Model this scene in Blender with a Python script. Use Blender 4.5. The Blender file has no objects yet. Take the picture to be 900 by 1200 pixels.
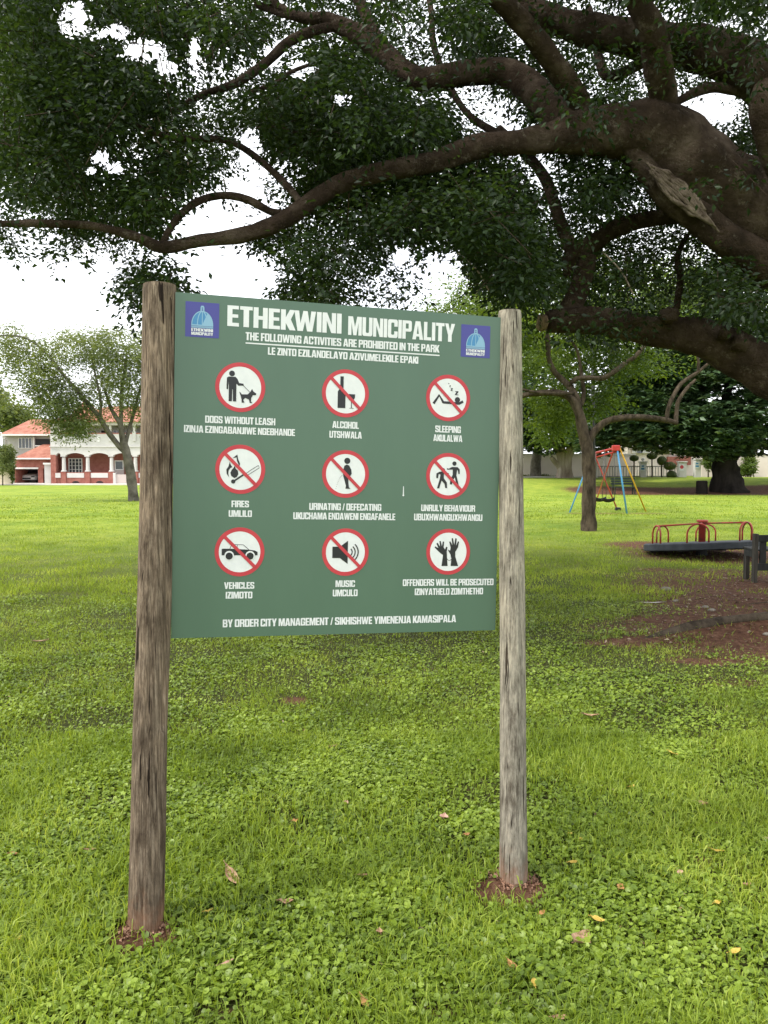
import bpy, math, random
import numpy as np
from mathutils import Vector, Matrix
from mathutils.geometry import tessellate_polygon
random.seed(7); rng = np.random.default_rng(11)
S = bpy.context.scene
COL = S.collection
R = math.radians

# ------------------------------------------------------------------ camera
PITCH = R(3.3); EYE = Vector((0, 0, 1.6)); F = 900.0
cam = bpy.data.cameras.new("camera"); cam.lens = 27; cam.sensor_width = 36; cam.sensor_fit = 'AUTO'
cam.clip_start = .05; cam.clip_end = 2000
co = bpy.data.objects.new("camera", cam); COL.objects.link(co)
co.location = EYE; co.rotation_euler = (math.pi/2 - PITCH, 0, 0); S.camera = co
# ------------------------------------------------------------------ sky, sun, exposure
SUN_EL, SUN_AZ = R(52), R(-112)      # azimuth from +Y clockwise: the brighter part of the overcast sky is to the left, a little behind the camera
w = bpy.data.worlds.new("World"); S.world = w; w.use_nodes = True
nt = w.node_tree; nt.nodes.clear()
def N(nt, t, **k):
    n = nt.nodes.new(t)
    for a, b in k.items(): setattr(n, a, b)
    return n
wo = N(nt, 'ShaderNodeOutputWorld'); bg = N(nt, 'ShaderNodeBackground')
sky = N(nt, 'ShaderNodeTexSky'); sky.sky_type = 'NISHITA'; sky.sun_disc = False
sky.sun_elevation = SUN_EL; sky.sun_rotation = SUN_AZ; sky.dust_density = 3
bg.inputs['Strength'].default_value = .1
tc = N(nt, 'ShaderNodeTexCoord'); cl = N(nt, 'ShaderNodeTexNoise'); cl.inputs['Scale'].default_value = 2.2; cl.inputs['Detail'].default_value = 5
nt.links.new(tc.outputs['Generated'], cl.inputs['Vector'])
cr = N(nt, 'ShaderNodeValToRGB'); cr.color_ramp.elements[0].position = .3; cr.color_ramp.elements[1].position = .75
cr.color_ramp.elements[0].color = (7.8, 8.1, 8.7, 1); cr.color_ramp.elements[1].color = (10, 10, 10, 1)
nt.links.new(cl.outputs['Fac'], cr.inputs['Fac'])
mx = N(nt, 'ShaderNodeMix', data_type='RGBA'); mx.inputs['Factor'].default_value = .86     # thick bright cloud layer over the sky
nt.links.new(sky.outputs[0], mx.inputs['A']); nt.links.new(cr.outputs[0], mx.inputs['B'])
nt.links.new(mx.outputs['Result'], bg.inputs['Color']); nt.links.new(bg.outputs[0], wo.inputs[0])
sl = bpy.data.lights.new("sun", 'SUN'); sl.energy = 1.5; sl.angle = R(10); sl.color = (1, .95, .86)
so = bpy.data.objects.new("sun", sl); COL.objects.link(so)
sdir = Vector((math.cos(SUN_EL)*math.sin(SUN_AZ), math.cos(SUN_EL)*math.cos(SUN_AZ), math.sin(SUN_EL)))
so.rotation_euler = sdir.to_track_quat('Z', 'Y').to_euler()
S.view_settings.view_transform = 'Standard'; S.view_settings.look = 'None'; S.view_settings.gamma = 1
S.view_settings.exposure = 1.3
S.render.engine = 'CYCLES'; S.cycles.max_bounces = 8; S.cycles.diffuse_bounces = 4; S.cycles.transmission_bounces = 4
S.cycles.use_denoising = True

# ------------------------------------------------------------------ measuring helpers
cp, sp = math.cos(PITCH), math.sin(PITCH)
def ray(px, py):
    a = (px-450)/F; b = -(py-600)/F
    return Vector((a, cp + b*sp, -sp + b*cp))        # per unit of distance along the view axis
def PC(px, py, z): return EYE + ray(px, py)*z
def P(px, py, Y):
    r = ray(px, py); return EYE + r*(Y/r.y)
def sstep(a, b, v): t = np.clip((v-a)/(b-a), 0, 1); return t*t*(3-2*t)
def hsh(ix, iy, s):
    n = (ix.astype(np.int64)*374761393 + iy.astype(np.int64)*668265263 + s*1442695041) & 0xffffffff
    n = ((n ^ (n >> 13))*1274126177) & 0xffffffff
    return ((n ^ (n >> 16)) & 0xffff)/65535.0
def vn(x, y, s=0):
    x = np.asarray(x, float); y = np.asarray(y, float)
    ix = np.floor(x); iy = np.floor(y); fx = x-ix; fy = y-iy; fx = fx*fx*(3-2*fx); fy = fy*fy*(3-2*fy)
    ix = ix.astype(int); iy = iy.astype(int)
    a = hsh(ix, iy, s); b = hsh(ix+1, iy, s); c = hsh(ix, iy+1, s); d = hsh(ix+1, iy+1, s)
    return a+(b-a)*fx+(c-a)*fy+(a-b-c+d)*fx*fy
def fbm(x, y, s=0, o=3):
    t = 0; a = .5
    for k in range(o): t = t + a*vn(x*2**k, y*2**k, s+k*7); a /= 2
    return t/(1-.5**o)
def height(x, y):
    x = np.asarray(x, float); y = np.asarray(y, float)
    h = .85*sstep(45, 56, y + 1.5*np.sin(x*.25))*sstep(-3, 6, x)
    m = np.exp(-(((x-3.3)*.95+(y-7.4)*.25)/1.1)**2 - ((y-7.2-(x-3)*.25)/.33)**2)      # soil heaved up along the root
    m2 = np.exp(-((x-5.4)/1.8)**2-((y-8.0)/1.6)**2)
    for bx, by in POSTS: h = h + .035*np.exp(-((x-bx)**2+(y-by)**2)/.018)
    near = 1-sstep(10, 30, np.hypot(x, y))
    return h + .10*m + .16*m2 + near*(.030*(fbm(x*1.3, y*1.3, 3)-.5) + .012*(fbm(x*7, y*7, 9)-.5))
POSTS = []
def G(px, py):
    z = 0
    for _ in range(12):
        r = ray(px, py); p = EYE + r*((z-1.6)/r.z); z = .5*z+.5*float(height(p.x, p.y))
    return p
POSTS = [(G(171, 1088).x, G(171, 1088).y), (G(601.5, 1036).x, G(601.5, 1036).y)]
PITS = [  # bare-soil ellipses: px, py, rx(m), ry(m), strength
    (171, 1094, .14, .10, 1.0), (601, 1040, .15, .11, 1.05), (850, 705, .95, .75, 1.2), (768, 728, .34, .32, 1.05), (740, 752, .55, .16, .95),
    (890, 745, .7, .22, 1.1), (835, 775, .5, .18, .75), (930, 690, 2.3, 2.2, 1.0), (760, 640, 1.0, 1.1, .95), (850, 650, 2.0, 1.7, .95), (850, 672, 1.6, .8, .62), (775, 668, .8, .5, .62),
    (790, 735, .9, .25, .8), (870, 800, .6, .2, .5), (1010, 730, 2.2, 1.4, 1.3), (345, 820, .13, .1, .9), (500, 1190, .12, .06, .6), (260, 1185, .12, .06, .6),
    (700, 1000, .12, .1, .6), (560, 925, .08, .08, .5), (610, 1180, .2, .1, .6), (820, 1010, .12, .1, .55)]
_pits = None
def dirt(x, y):
    global _pits
    if _pits is None: _pits = [(G(a, b).x, G(a, b).y, c, d, e) for a, b, c, d, e in PITS]
    x = np.asarray(x, float); y = np.asarray(y, float); t = np.zeros(np.broadcast(x, y).shape)
    for cx, cy, a, b, e in _pits: t = np.maximum(t, e*np.exp(-((x-cx)/a)**2*.8-((y-cy)/b)**2*.8))
    bank = sstep(9, 15, x)*np.exp(-((y-48.0-.0*x)/2.6)**2)*1.5            # leaf-mould belt under the big dark tree
    sw = .95*np.exp(-((y-26.9)/.45)**2)*sstep(5.6, 6.6, x)*(1-sstep(9.5, 10.8, x))
    t = np.maximum(np.maximum(t, bank), sw)
    return t

# ------------------------------------------------------------------ object helpers
def tag(o, label=None, cat=None, group=None, kind=None):
    if label: o['label'] = label
    if cat: o['category'] = cat
    if group: o['group'] = group
    if kind: o['kind'] = kind
    return o
def empty(name, loc, label, cat, group=None, rz=0):
    o = bpy.data.objects.new(name, None); COL.objects.link(o); o.location = loc; o.rotation_euler.z = rz
    return tag(o, label, cat, group)
def wloc(o):
    v = Vector((0, 0, 0))
    while o is not None: v += Vector(o.location); o = o.parent
    return v
class MB:
    def __init__(s): s.v = []; s.f = []; s.m = []
    def add(s, vs, fs, mi=0):
        b = len(s.v); s.v += [tuple(v) for v in vs]; s.f += [tuple(i+b for i in f) for f in fs]; s.m += [mi]*len(fs); return s
    def box(s, a, b, mi=0, bev=0):
        x0, y0, z0 = [min(p, q) for p, q in zip(a, b)]; x1, y1, z1 = [max(p, q) for p, q in zip(a, b)]
        return s.add([(x0,y0,z0),(x1,y0,z0),(x1,y1,z0),(x0,y1,z0),(x0,y0,z1),(x1,y0,z1),(x1,y1,z1),(x0,y1,z1)],
                     [(0,3,2,1),(4,5,6,7),(0,1,5,4),(1,2,6,5),(2,3,7,6),(3,0,4,7)], mi)
    def tube(s, pts, rad, seg=8, mi=0, cap=True, lump=0, seed=0, squash=1):
        pts = [Vector(p) for p in pts]; n = len(pts)
        if not hasattr(rad, '__len__'): rad = [rad]*n
        rings = []; t = (pts[1]-pts[0]).normalized(); u = t.orthogonal().normalized()
        for i, p in enumerate(pts):
            t = (pts[min(i+1, n-1)]-pts[max(i-1, 0)]).normalized(); u = (u - t*u.dot(t)).normalized(); v = t.cross(u)
            ring = []
            for k in range(seg):
                a = 2*math.pi*k/seg; r = rad[i]
                if lump: r *= 1+lump*(math.sin(3*a+i*.37+seed)*.35+math.sin(5*a-i*.21+seed*2)*.25+math.sin(i*.9+2*a+seed*3)*.3+random.uniform(-.2, .2))
                ring.append(p+u*math.cos(a)*r+v*math.sin(a)*r*squash)
            rings += ring
        fs = [(i*seg+k, i*seg+(k+1)%seg, (i+1)*seg+(k+1)%seg, (i+1)*seg+k) for i in range(n-1) for k in range(seg)]
        if cap: fs += [tuple(range(seg))[::-1], tuple((n-1)*seg+k for k in range(seg))]
        return s.add(rings, fs, mi)
    def ball(s, c, r, mi=0, seg=12, rings=8, lump=0):
        vs = []; c = Vector(c); r = r if hasattr(r, '__len__') else (r, r, r)
        for i in range(rings+1):
            th = math.pi*i/rings
            for k in range(seg):
                a = 2*math.pi*k/seg; q = 1+random.uniform(-lump, lump)
                vs.append(c+Vector((r[0]*math.sin(th)*math.cos(a), r[1]*math.sin(th)*math.sin(a), r[2]*math.cos(th)))*q)
        return s.add(vs, [(i*seg+k, (i+1)*seg+k, (i+1)*seg+(k+1)%seg, i*seg+(k+1)%seg) for i in range(rings) for k in range(seg)], mi)
    def build(s, name, mats, parent=None, smooth=False, origin=None, bevel=0):
        me = bpy.data.meshes.new(name); o = bpy.data.objects.new(name, me); COL.objects.link(o)
        vs = s.v
        if origin is not None:
            vs = [(v[0]-origin[0], v[1]-origin[1], v[2]-origin[2]) for v in vs]; o.location = origin
        me.from_pydata(vs, [], s.f)
        for m in (mats if isinstance(mats, (list, tuple)) else [mats]): me.materials.append(m)
        me.polygons.foreach_set('material_index', s.m)
        me.polygons.foreach_set('use_smooth', [smooth]*len(s.f)); me.update()
        if parent is not None:
            o.parent = parent; o.location = Vector(origin or (0, 0, 0))-wloc(parent)
        if bevel:
            b = o.modifiers.new('edge', 'BEVEL'); b.width = bevel; b.segments = 2; b.limit_method = 'ANGLE'
        return o
def np_mesh(name, V, Fc, mats, parent=None, mi=None):
    me = bpy.data.meshes.new(name); k = Fc.shape[1]; n = len(Fc)
    me.vertices.add(len(V)); me.vertices.foreach_set('co', V.astype(np.float32).ravel())
    me.loops.add(n*k); me.loops.foreach_set('vertex_index', Fc.astype(np.int32).ravel())
    me.polygons.add(n); me.polygons.foreach_set('loop_start', np.arange(0, n*k, k, dtype=np.int32))
    for m in (mats if isinstance(mats, (list, tuple)) else [mats]): me.materials.append(m)
    if mi is not None: me.polygons.foreach_set('material_index', mi.astype(np.int32))
    me.update(calc_edges=True)
    o = bpy.data.objects.new(name, me); COL.objects.link(o)
    if parent is not None: o.parent = parent; o.location = -Vector(parent.location)
    return o
def spline(pts, n=6):
    """pts: (Vector, radius) -> resampled Catmull-Rom"""
    ps = [p for p, r in pts]; rs = [r for p, r in pts]; out = []; ro = []
    for i in range(len(ps)-1):
        p0 = ps[max(i-1, 0)]; p1 = ps[i]; p2 = ps[i+1]; p3 = ps[min(i+2, len(ps)-1)]
        for k in range(n):
            t = k/n; out.append(.5*((2*p1)+(p2-p0)*t+(2*p0-5*p1+4*p2-p3)*t*t+(-p0+3*p1-3*p2+p3)*t**3)); tt = t*t*(3-2*t); ro.append(rs[i]*(1-tt)+rs[i+1]*tt)
    out.append(ps[-1]); ro.append(rs[-1]); return out, ro
def norm(a): return a/np.maximum(np.linalg.norm(a, axis=1, keepdims=True), 1e-9)
def leaf_geo(C, A, Nn, L, W, fold=.12):
    """diamond leaves folded on the midrib: 2 triangles each"""
    A = norm(A); B = norm(np.cross(Nn, A)); Nn = np.cross(A, B); n = len(C); L = L[:, None]; W = W[:, None]
    v = np.stack([C-A*L*.5, C-A*L*.06+B*W*.5+Nn*L*fold, C+A*L*.5-Nn*L*fold*.5, C-A*L*.06-B*W*.5+Nn*L*fold], 1).reshape(-1, 3)
    i = np.arange(n)[:, None]*4
    f = np.concatenate([i+np.array([[0, 2, 1]]), i+np.array([[0, 3, 2]])], 1).reshape(-1, 3)
    return v, f
def clump_leaves(cent, rad, k, L, aspect=.45, flat=.7, up=.9, droop=.35, jit=.3):
    """cent (m,3), k leaves a clump"""
    m = len(cent); rad = np.broadcast_to(rad, (m,)); off = rng.normal(size=(m, k, 3))*.55; off[..., 2] *= flat
    C = (cent[:, None]+off*rad[:, None, None]).reshape(-1, 3)
    out = norm(off.reshape(-1, 3)+rng.normal(size=(m*k, 3))*.35); out[:, 2] = out[:, 2]*.5-droop
    Nn = rng.normal(size=(m*k, 3))*.6; Nn[:, 2] += up
    l = L*(1+rng.uniform(-jit, jit, m*k))
    return leaf_geo(C, out, norm(Nn), l, l*aspect)

# ------------------------------------------------------------------ materials
def mat(name, col, rough=.7, col2=None, scale=8, detail=5, bump=0, bscale=None, stretch=(1, 1, 1), spec=.3, ramp=(.35, .65), metal=0, gen=False, bdist=.02, col3=None, lichen=None):
    m = bpy.data.materials.new(name); m.use_nodes = True; nt = m.node_tree; b = nt.nodes['Principled BSDF']
    b.inputs['Base Color'].default_value = (*col, 1); b.inputs['Roughness'].default_value = rough; b.inputs['Metallic'].default_value = metal
    b.inputs['Specular IOR Level'].default_value = spec
    tc = N(nt, 'ShaderNodeTexCoord'); mp = N(nt, 'ShaderNodeMapping'); mp.inputs['Scale'].default_value = stretch
    nt.links.new(tc.outputs['Object'], mp.inputs['Vector'])
    if col2:
        n = N(nt, 'ShaderNodeTexNoise'); n.inputs['Scale'].default_value = scale; n.inputs['Detail'].default_value = detail; n.inputs['Roughness'].default_value = .65
        nt.links.new(mp.outputs[0], n.inputs['Vector'])
        r = N(nt, 'ShaderNodeValToRGB'); r.color_ramp.elements[0].position = ramp[0]; r.color_ramp.elements[1].position = ramp[1]
        r.color_ramp.elements[0].color = (*col, 1); r.color_ramp.elements[1].color = (*col2, 1)
        if col3: e = r.color_ramp.elements.new((ramp[0]+ramp[1])/2); e.color = (*col3, 1)
        nt.links.new(n.outputs['Fac'], r.inputs['Fac']); nt.links.new(r.outputs[0], b.inputs['Base Color'])
    if lichen:
        n3_ = N(nt, 'ShaderNodeTexNoise'); n3_.inputs['Scale'].default_value = lichen[1]; n3_.inputs['Detail'].default_value = 10; n3_.inputs['Roughness'].default_value = .8; nt.links.new(mp.outputs[0], n3_.inputs['Vector'])
        mr = N(nt, 'ShaderNodeMapRange'); mr.inputs['From Min'].default_value = lichen[2]; mr.inputs['From Max'].default_value = lichen[2]+.07; mr.inputs['To Max'].default_value = .75; nt.links.new(n3_.outputs['Fac'], mr.inputs['Value'])
        mm = N(nt, 'ShaderNodeMix', data_type='RGBA'); mm.inputs['B'].default_value = (*lichen[0], 1); nt.links.new(mr.outputs[0], mm.inputs['Factor']); nt.links.new(r.outputs[0], mm.inputs['A']); nt.links.new(mm.outputs['Result'], b.inputs['Base Color'])
    if bump:
        n2 = N(nt, 'ShaderNodeTexNoise'); n2.inputs['Scale'].default_value = bscale or scale*2; n2.inputs['Detail'].default_value = 6; n2.inputs['Roughness'].default_value = .7
        nt.links.new(mp.outputs[0], n2.inputs['Vector']); bp = N(nt, 'ShaderNodeBump'); bp.inputs['Strength'].default_value = bump; bp.inputs['Distance'].default_value = bdist
        nt.links.new(n2.outputs['Fac'], bp.inputs['Height']); nt.links.new(bp.outputs[0], b.inputs['Normal'])
    return m
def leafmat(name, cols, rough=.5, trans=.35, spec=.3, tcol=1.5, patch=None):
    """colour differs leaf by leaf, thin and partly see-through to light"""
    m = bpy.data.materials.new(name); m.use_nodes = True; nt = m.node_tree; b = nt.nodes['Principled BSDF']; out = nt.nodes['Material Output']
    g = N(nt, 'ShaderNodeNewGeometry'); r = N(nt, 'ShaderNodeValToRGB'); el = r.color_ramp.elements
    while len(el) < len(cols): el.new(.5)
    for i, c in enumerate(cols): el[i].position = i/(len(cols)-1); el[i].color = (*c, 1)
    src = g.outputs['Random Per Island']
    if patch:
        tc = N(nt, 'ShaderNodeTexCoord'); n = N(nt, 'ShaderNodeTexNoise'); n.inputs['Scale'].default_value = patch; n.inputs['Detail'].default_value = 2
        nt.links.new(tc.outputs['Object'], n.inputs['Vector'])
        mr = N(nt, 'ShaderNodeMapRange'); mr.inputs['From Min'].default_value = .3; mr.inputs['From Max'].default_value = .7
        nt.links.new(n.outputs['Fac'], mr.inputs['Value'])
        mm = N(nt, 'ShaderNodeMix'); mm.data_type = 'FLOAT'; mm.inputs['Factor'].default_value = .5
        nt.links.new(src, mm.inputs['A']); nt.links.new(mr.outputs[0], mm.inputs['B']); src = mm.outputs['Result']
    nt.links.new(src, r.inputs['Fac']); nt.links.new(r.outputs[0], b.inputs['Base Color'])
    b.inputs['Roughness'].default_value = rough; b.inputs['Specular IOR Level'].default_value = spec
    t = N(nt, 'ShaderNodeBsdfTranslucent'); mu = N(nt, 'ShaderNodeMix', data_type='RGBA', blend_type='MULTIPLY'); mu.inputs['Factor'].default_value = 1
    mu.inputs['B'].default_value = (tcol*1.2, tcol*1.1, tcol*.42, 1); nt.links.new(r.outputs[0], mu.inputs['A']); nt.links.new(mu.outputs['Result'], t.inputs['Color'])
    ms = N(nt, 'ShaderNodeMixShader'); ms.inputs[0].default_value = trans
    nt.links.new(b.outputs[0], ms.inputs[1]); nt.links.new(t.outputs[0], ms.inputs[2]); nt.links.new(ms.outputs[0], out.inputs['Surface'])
    return m

M = {}
# park ground: soil / turf mix by the "bare" attribute, colour patches by world position
def ground_mat():
    m = bpy.data.materials.new('turf_and_soil'); m.use_nodes = True; nt = m.node_tree; b = nt.nodes['Principled BSDF']; L = nt.links.new
    tc = N(nt, 'ShaderNodeTexCoord')
    def noise(s, d=4, r=.6, st=(1, 1, 1)):
        mp = N(nt, 'ShaderNodeMapping'); mp.inputs['Scale'].default_value = st; L(tc.outputs['Object'], mp.inputs[0])
        n = N(nt, 'ShaderNodeTexNoise'); n.inputs['Scale'].default_value = s; n.inputs['Detail'].default_value = d; n.inputs['Roughness'].default_value = r; L(mp.outputs[0], n.inputs['Vector']); return n.outputs['Fac']
    def ramp(f, stops):
        r = N(nt, 'ShaderNodeValToRGB'); e = r.color_ramp.elements
        while len(e) < len(stops): e.new(.5)
        for i, (p, c) in enumerate(stops): e[i].position = p; e[i].color = (*c, 1)
        L(f, r.inputs['Fac']); return r.outputs[0]
    def mixc(f, a, b_, t='MIX'):
        x = N(nt, 'ShaderNodeMix', data_type='RGBA', blend_type=t)
        if isinstance(f, float): x.inputs['Factor'].default_value = f
        else: L(f, x.inputs['Factor'])
        L(a, x.inputs['A']); L(b_, x.inputs['B']); return x.outputs['Result']
    fine = ramp(noise(38, 6, .75), [(.3, (.13, .165, .028)), (.5, (.25, .31, .05)), (.72, (.41, .45, .10))])
    big = ramp(noise(.35, 5, .65), [(.3, (.55, .72, .5)), (.5, (.9, .95, .8)), (.7, (1.15, 1.1, .95))])
    mid = ramp(noise(2.3, 5, .7), [(.33, (.72, .82, .75)), (.62, (1.1, 1.06, 1))])
    turf = mixc(1.0, mixc(1.0, fine, big, 'MULTIPLY'), mid, 'MULTIPLY')
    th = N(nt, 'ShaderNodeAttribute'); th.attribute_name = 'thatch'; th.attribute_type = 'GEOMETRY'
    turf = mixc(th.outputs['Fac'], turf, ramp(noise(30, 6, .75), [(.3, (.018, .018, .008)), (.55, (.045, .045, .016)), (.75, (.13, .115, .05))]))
    soil = ramp(noise(16, 8, .75), [(.3, (.048, .023, .014)), (.5, (.12, .058, .035)), (.72, (.24, .14, .09))])
    a = N(nt, 'ShaderNodeAttribute'); a.attribute_name = 'bare'; a.attribute_type = 'GEOMETRY'
    n = noise(9, 7, .75); ad = N(nt, 'ShaderNodeMath', operation='ADD'); L(a.outputs['Fac'], ad.inputs[0])
    s1 = N(nt, 'ShaderNodeMath', operation='MULTIPLY_ADD'); L(n, s1.inputs[0]); s1.inputs[1].default_value = 1.1; s1.inputs[2].default_value = -.55; L(s1.outputs[0], ad.inputs[1])
    mr = N(nt, 'ShaderNodeMapRange'); mr.inputs['From Min'].default_value = .38; mr.inputs['From Max'].default_value = .62; L(ad.outputs[0], mr.inputs['Value'])
    L(mixc(mr.outputs[0], turf, soil), b.inputs['Base Color']); b.inputs['Roughness'].default_value = .9; b.inputs['Specular IOR Level'].default_value = .1
    bp = N(nt, 'ShaderNodeBump'); bp.inputs['Strength'].default_value = .8; bp.inputs['Distance'].default_value = .04; L(noise(45, 8, .8), bp.inputs['Height']); L(bp.outputs[0], b.inputs['Normal'])
    return m
M['ground'] = ground_mat()
M['clover'] = leafmat('pennywort', [(.05, .085, .010), (.12, .185, .020), (.21, .295, .034), (.33, .43, .07)], rough=.42, trans=.28, spec=.35, patch=1.7)
M['blade'] = leafmat('grass_blade', [(.075, .11, .015), (.15, .22, .028), (.25, .335, .045), (.43, .49, .11)], rough=.45, trans=.38, spec=.25, patch=1.1)
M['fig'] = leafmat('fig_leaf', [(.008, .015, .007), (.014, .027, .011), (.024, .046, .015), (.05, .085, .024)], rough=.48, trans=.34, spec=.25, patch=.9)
M['mid'] = leafmat('green_leaf', [(.03, .055, .012), (.055, .095, .016), (.10, .155, .026), (.18, .24, .05)], rough=.45, trans=.45, patch=.6)
M['pale'] = leafmat('grey_green_leaf', [(.055, .078, .030), (.10, .135, .05), (.16, .20, .08), (.25, .285, .13)], rough=.5, trans=.38, patch=.4)
M['light'] = leafmat('light_green_leaf', [(.05, .085, .02), (.095, .15, .035), (.18, .25, .07)], rough=.5, trans=.45, patch=.5)
M['dark'] = leafmat('glossy_dark_leaf', [(.010, .024, .010), (.022, .048, .018), (.065, .115, .05), (.16, .22, .12)], rough=.33, trans=.12, spec=.7, patch=.8)
M['olive'] = leafmat('clipped_leaf', [(.05, .08, .02), (.10, .13, .035)], trans=.2)
M['bark_fig'] = mat('fig_bark', (.030, .021, .014), .9, (.155, .118, .088), 3.5, 10, bump=1, bscale=13, spec=.08, bdist=.14, col3=(.070, .048, .034), lichen=((.20, .165, .13), 9, .56), ramp=(.32, .70))
M['bark_scar'] = mat('torn_bark', (.05, .035, .025), .9, (.19, .15, .115), 9, 8, bump=1, bscale=30, spec=.1)
M['bark_mid'] = mat('brown_bark', (.030, .023, .016), .9, (.11, .085, .06), 9, 8, bump=1, bscale=26, stretch=(1, 1, .35), spec=.1, bdist=.03)
M['bark_grey'] = mat('grey_bark', (.07, .062, .05), .9, (.19, .17, .145), 2.2, 8, bump=.8, bscale=9, spec=.1, bdist=.05)
M['bark_pale'] = mat('pale_bark', (.22, .17, .13), .9, (.48, .41, .34), 1.4, 6, bump=.7, bscale=5, stretch=(1, 1, .3), spec=.1, bdist=.08)
M['bark_dark'] = mat('dark_bark', (.010, .009, .008), .95, (.035, .030, .026), 1.6, 6, bump=.8, bscale=5, stretch=(1, 1, .3), spec=.05, bdist=.08)
M['stub'] = mat('cut_wood', (.07, .045, .03), .9, (.22, .15, .09), 14, 5, bump=.6)
def post_mat(name, dark, midc, light, stainz):
    m = bpy.data.materials.new(name); m.use_nodes = True; nt = m.node_tree; b = nt.nodes['Principled BSDF']; L = nt.links.new
    tc = N(nt, 'ShaderNodeTexCoord')
    def noise(s, st, d=8, r=.7):
        mp = N(nt, 'ShaderNodeMapping'); mp.inputs['Scale'].default_value = st; L(tc.outputs['Object'], mp.inputs[0])
        n = N(nt, 'ShaderNodeTexNoise'); n.inputs['Scale'].default_value = s; n.inputs['Detail'].default_value = d; n.inputs['Roughness'].default_value = r; L(mp.outputs[0], n.inputs['Vector']); return n.outputs['Fac']
    def ramp(f, stops):
        r = N(nt, 'ShaderNodeValToRGB'); e = r.color_ramp.elements
        while len(e) < len(stops): e.new(.5)
        for i, (p, c) in enumerate(stops): e[i].position = p; e[i].color = (*c, 1)
        L(f, r.inputs['Fac']); return r.outputs[0]
    def mixc(f, a, b_, t='MIX'):
        x = N(nt, 'ShaderNodeMix', data_type='RGBA', blend_type=t)
        if isinstance(f, float): x.inputs['Factor'].default_value = f
        else: L(f, x.inputs['Factor'])
        L(a, x.inputs['A']); L(b_, x.inputs['B']); return x.outputs['Result']
    grain = noise(170, (1, 1, .028), 9, .75); g = ramp(grain, [(.36, dark), (.5, midc), (.68, light)])
    blot = ramp(noise(13, (1, 1, .3), 8, .75), [(.38, (.45, .42, .40)), (.5, (.95, .95, .95)), (.62, (1.45, 1.42, 1.38))])
    c = mixc(1.0, g, blot, 'MULTIPLY')
    crack = ramp(noise(75, (1, 1, .022), 3, .5), [(.345, (.12, .10, .09)), (.375, (1, 1, 1))]); c = mixc(1.0, c, crack, 'MULTIPLY')
    # red soil splashed on the foot of the post
    sx = N(nt, 'ShaderNodeSeparateXYZ'); L(tc.outputs['Object'], sx.inputs[0])
    ns = N(nt, 'ShaderNodeMath', operation='MULTIPLY_ADD'); L(noise(14, (1, 1, .6)), ns.inputs[0]); ns.inputs[1].default_value = .5; L(sx.outputs['Z'], ns.inputs[2])
    mr = N(nt, 'ShaderNodeMapRange'); mr.inputs['From Min'].default_value = stainz+.20; mr.inputs['From Max'].default_value = stainz+.38; mr.inputs['To Min'].default_value = .7; mr.inputs['To Max'].default_value = 0; L(ns.outputs[0], mr.inputs['Value'])
    red = N(nt, 'ShaderNodeRGB'); red.outputs[0].default_value = (.27, .13, .075, 1)
    L(mixc(mr.outputs[0], c, red.outputs[0]), b.inputs['Base Color']); b.inputs['Roughness'].default_value = .85; b.inputs['Specular IOR Level'].default_value = .15
    bp = N(nt, 'ShaderNodeBump'); bp.inputs['Strength'].default_value = .7; bp.inputs['Distance'].default_value = .004; L(grain, bp.inputs['Height']); L(bp.outputs[0], b.inputs['Normal'])
    return m
M['post_l'] = post_mat('weathered_brown_post', (.046, .034, .024), (.135, .10, .072), (.29, .23, .175), 0)
M['post_r'] = post_mat('weathered_grey_post', (.10, .085, .066), (.24, .215, .175), (.37, .335, .275), 0)
M['endgrain'] = mat('end_grain', (.08, .06, .045), .9, (.2, .16, .12), 40, bump=.4)
M['board'] = mat('green_sign_paint', (.060, .114, .078), .38, (.073, .134, .092), 4, 8, stretch=(1, 1, .25), spec=.5, ramp=(.2, .8))
M['board_back'] = mat('sign_edge', (.05, .09, .06), .6)
M['white'] = mat('white_vinyl', (.60, .615, .63), .5, (.66, .67, .68), 30, spec=.4)
M['red'] = mat('red_vinyl', (.42, .030, .045), .45, (.47, .04, .052), 20, spec=.4)
M['black'] = mat('black_vinyl', (.012, .013, .016), .4, spec=.4)
M['navy'] = mat('blue_vinyl', (.05, .05, .24), .4, spec=.4)
M['sky_blue'] = mat('light_blue_vinyl', (.05, .20, .40), .4, spec=.4)
M['ice'] = mat('ice_blue_vinyl', (.20, .36, .50), .4, spec=.4)
M['brick'] = mat('red_brick', (.27, .095, .075), .85, (.36, .15, .12), 2.5, 5, bump=.3, spec=.15)
M['render_white'] = mat('white_render', (.52, .505, .49), .8, (.62, .60, .58), .7, 4, spec=.2)
M['render_grey'] = mat('grey_render', (.32, .305, .30), .85, (.40, .385, .37), .6, 4, spec=.2)
M['render_pink'] = mat('pinkish_render', (.70, .60, .55), .85, (.78, .69, .64), .5, 4, spec=.2)
M['render_cream'] = mat('cream_render', (.66, .58, .44), .85, (.74, .66, .52), .5, 4, spec=.2)
M['tile'] = mat('terracotta_roof', (.27, .095, .065), .8, (.43, .20, .145), 1.3, 6, bump=.7, bscale=6, spec=.2, bdist=.08)
M['glass'] = mat('window_glass', (.05, .06, .07), .12, spec=.7)
M['void'] = mat('dark_interior', (.03, .03, .032), .9)
M['frame'] = mat('white_frame', (.78, .77, .75), .6)
M['door'] = mat('pale_door', (.52, .45, .42), .7)
M['concrete'] = mat('pale_concrete', (.5, .47, .43), .9, (.62, .59, .54), 1.2, 5, spec=.15)
M['car'] = mat('white_car_paint', (.72, .73, .74), .25, spec=.6)
M['tyre'] = mat('tyre', (.02, .02, .02), .8)
M['lamp'] = mat('tail_lamp', (.4, .03, .03), .3)
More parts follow.
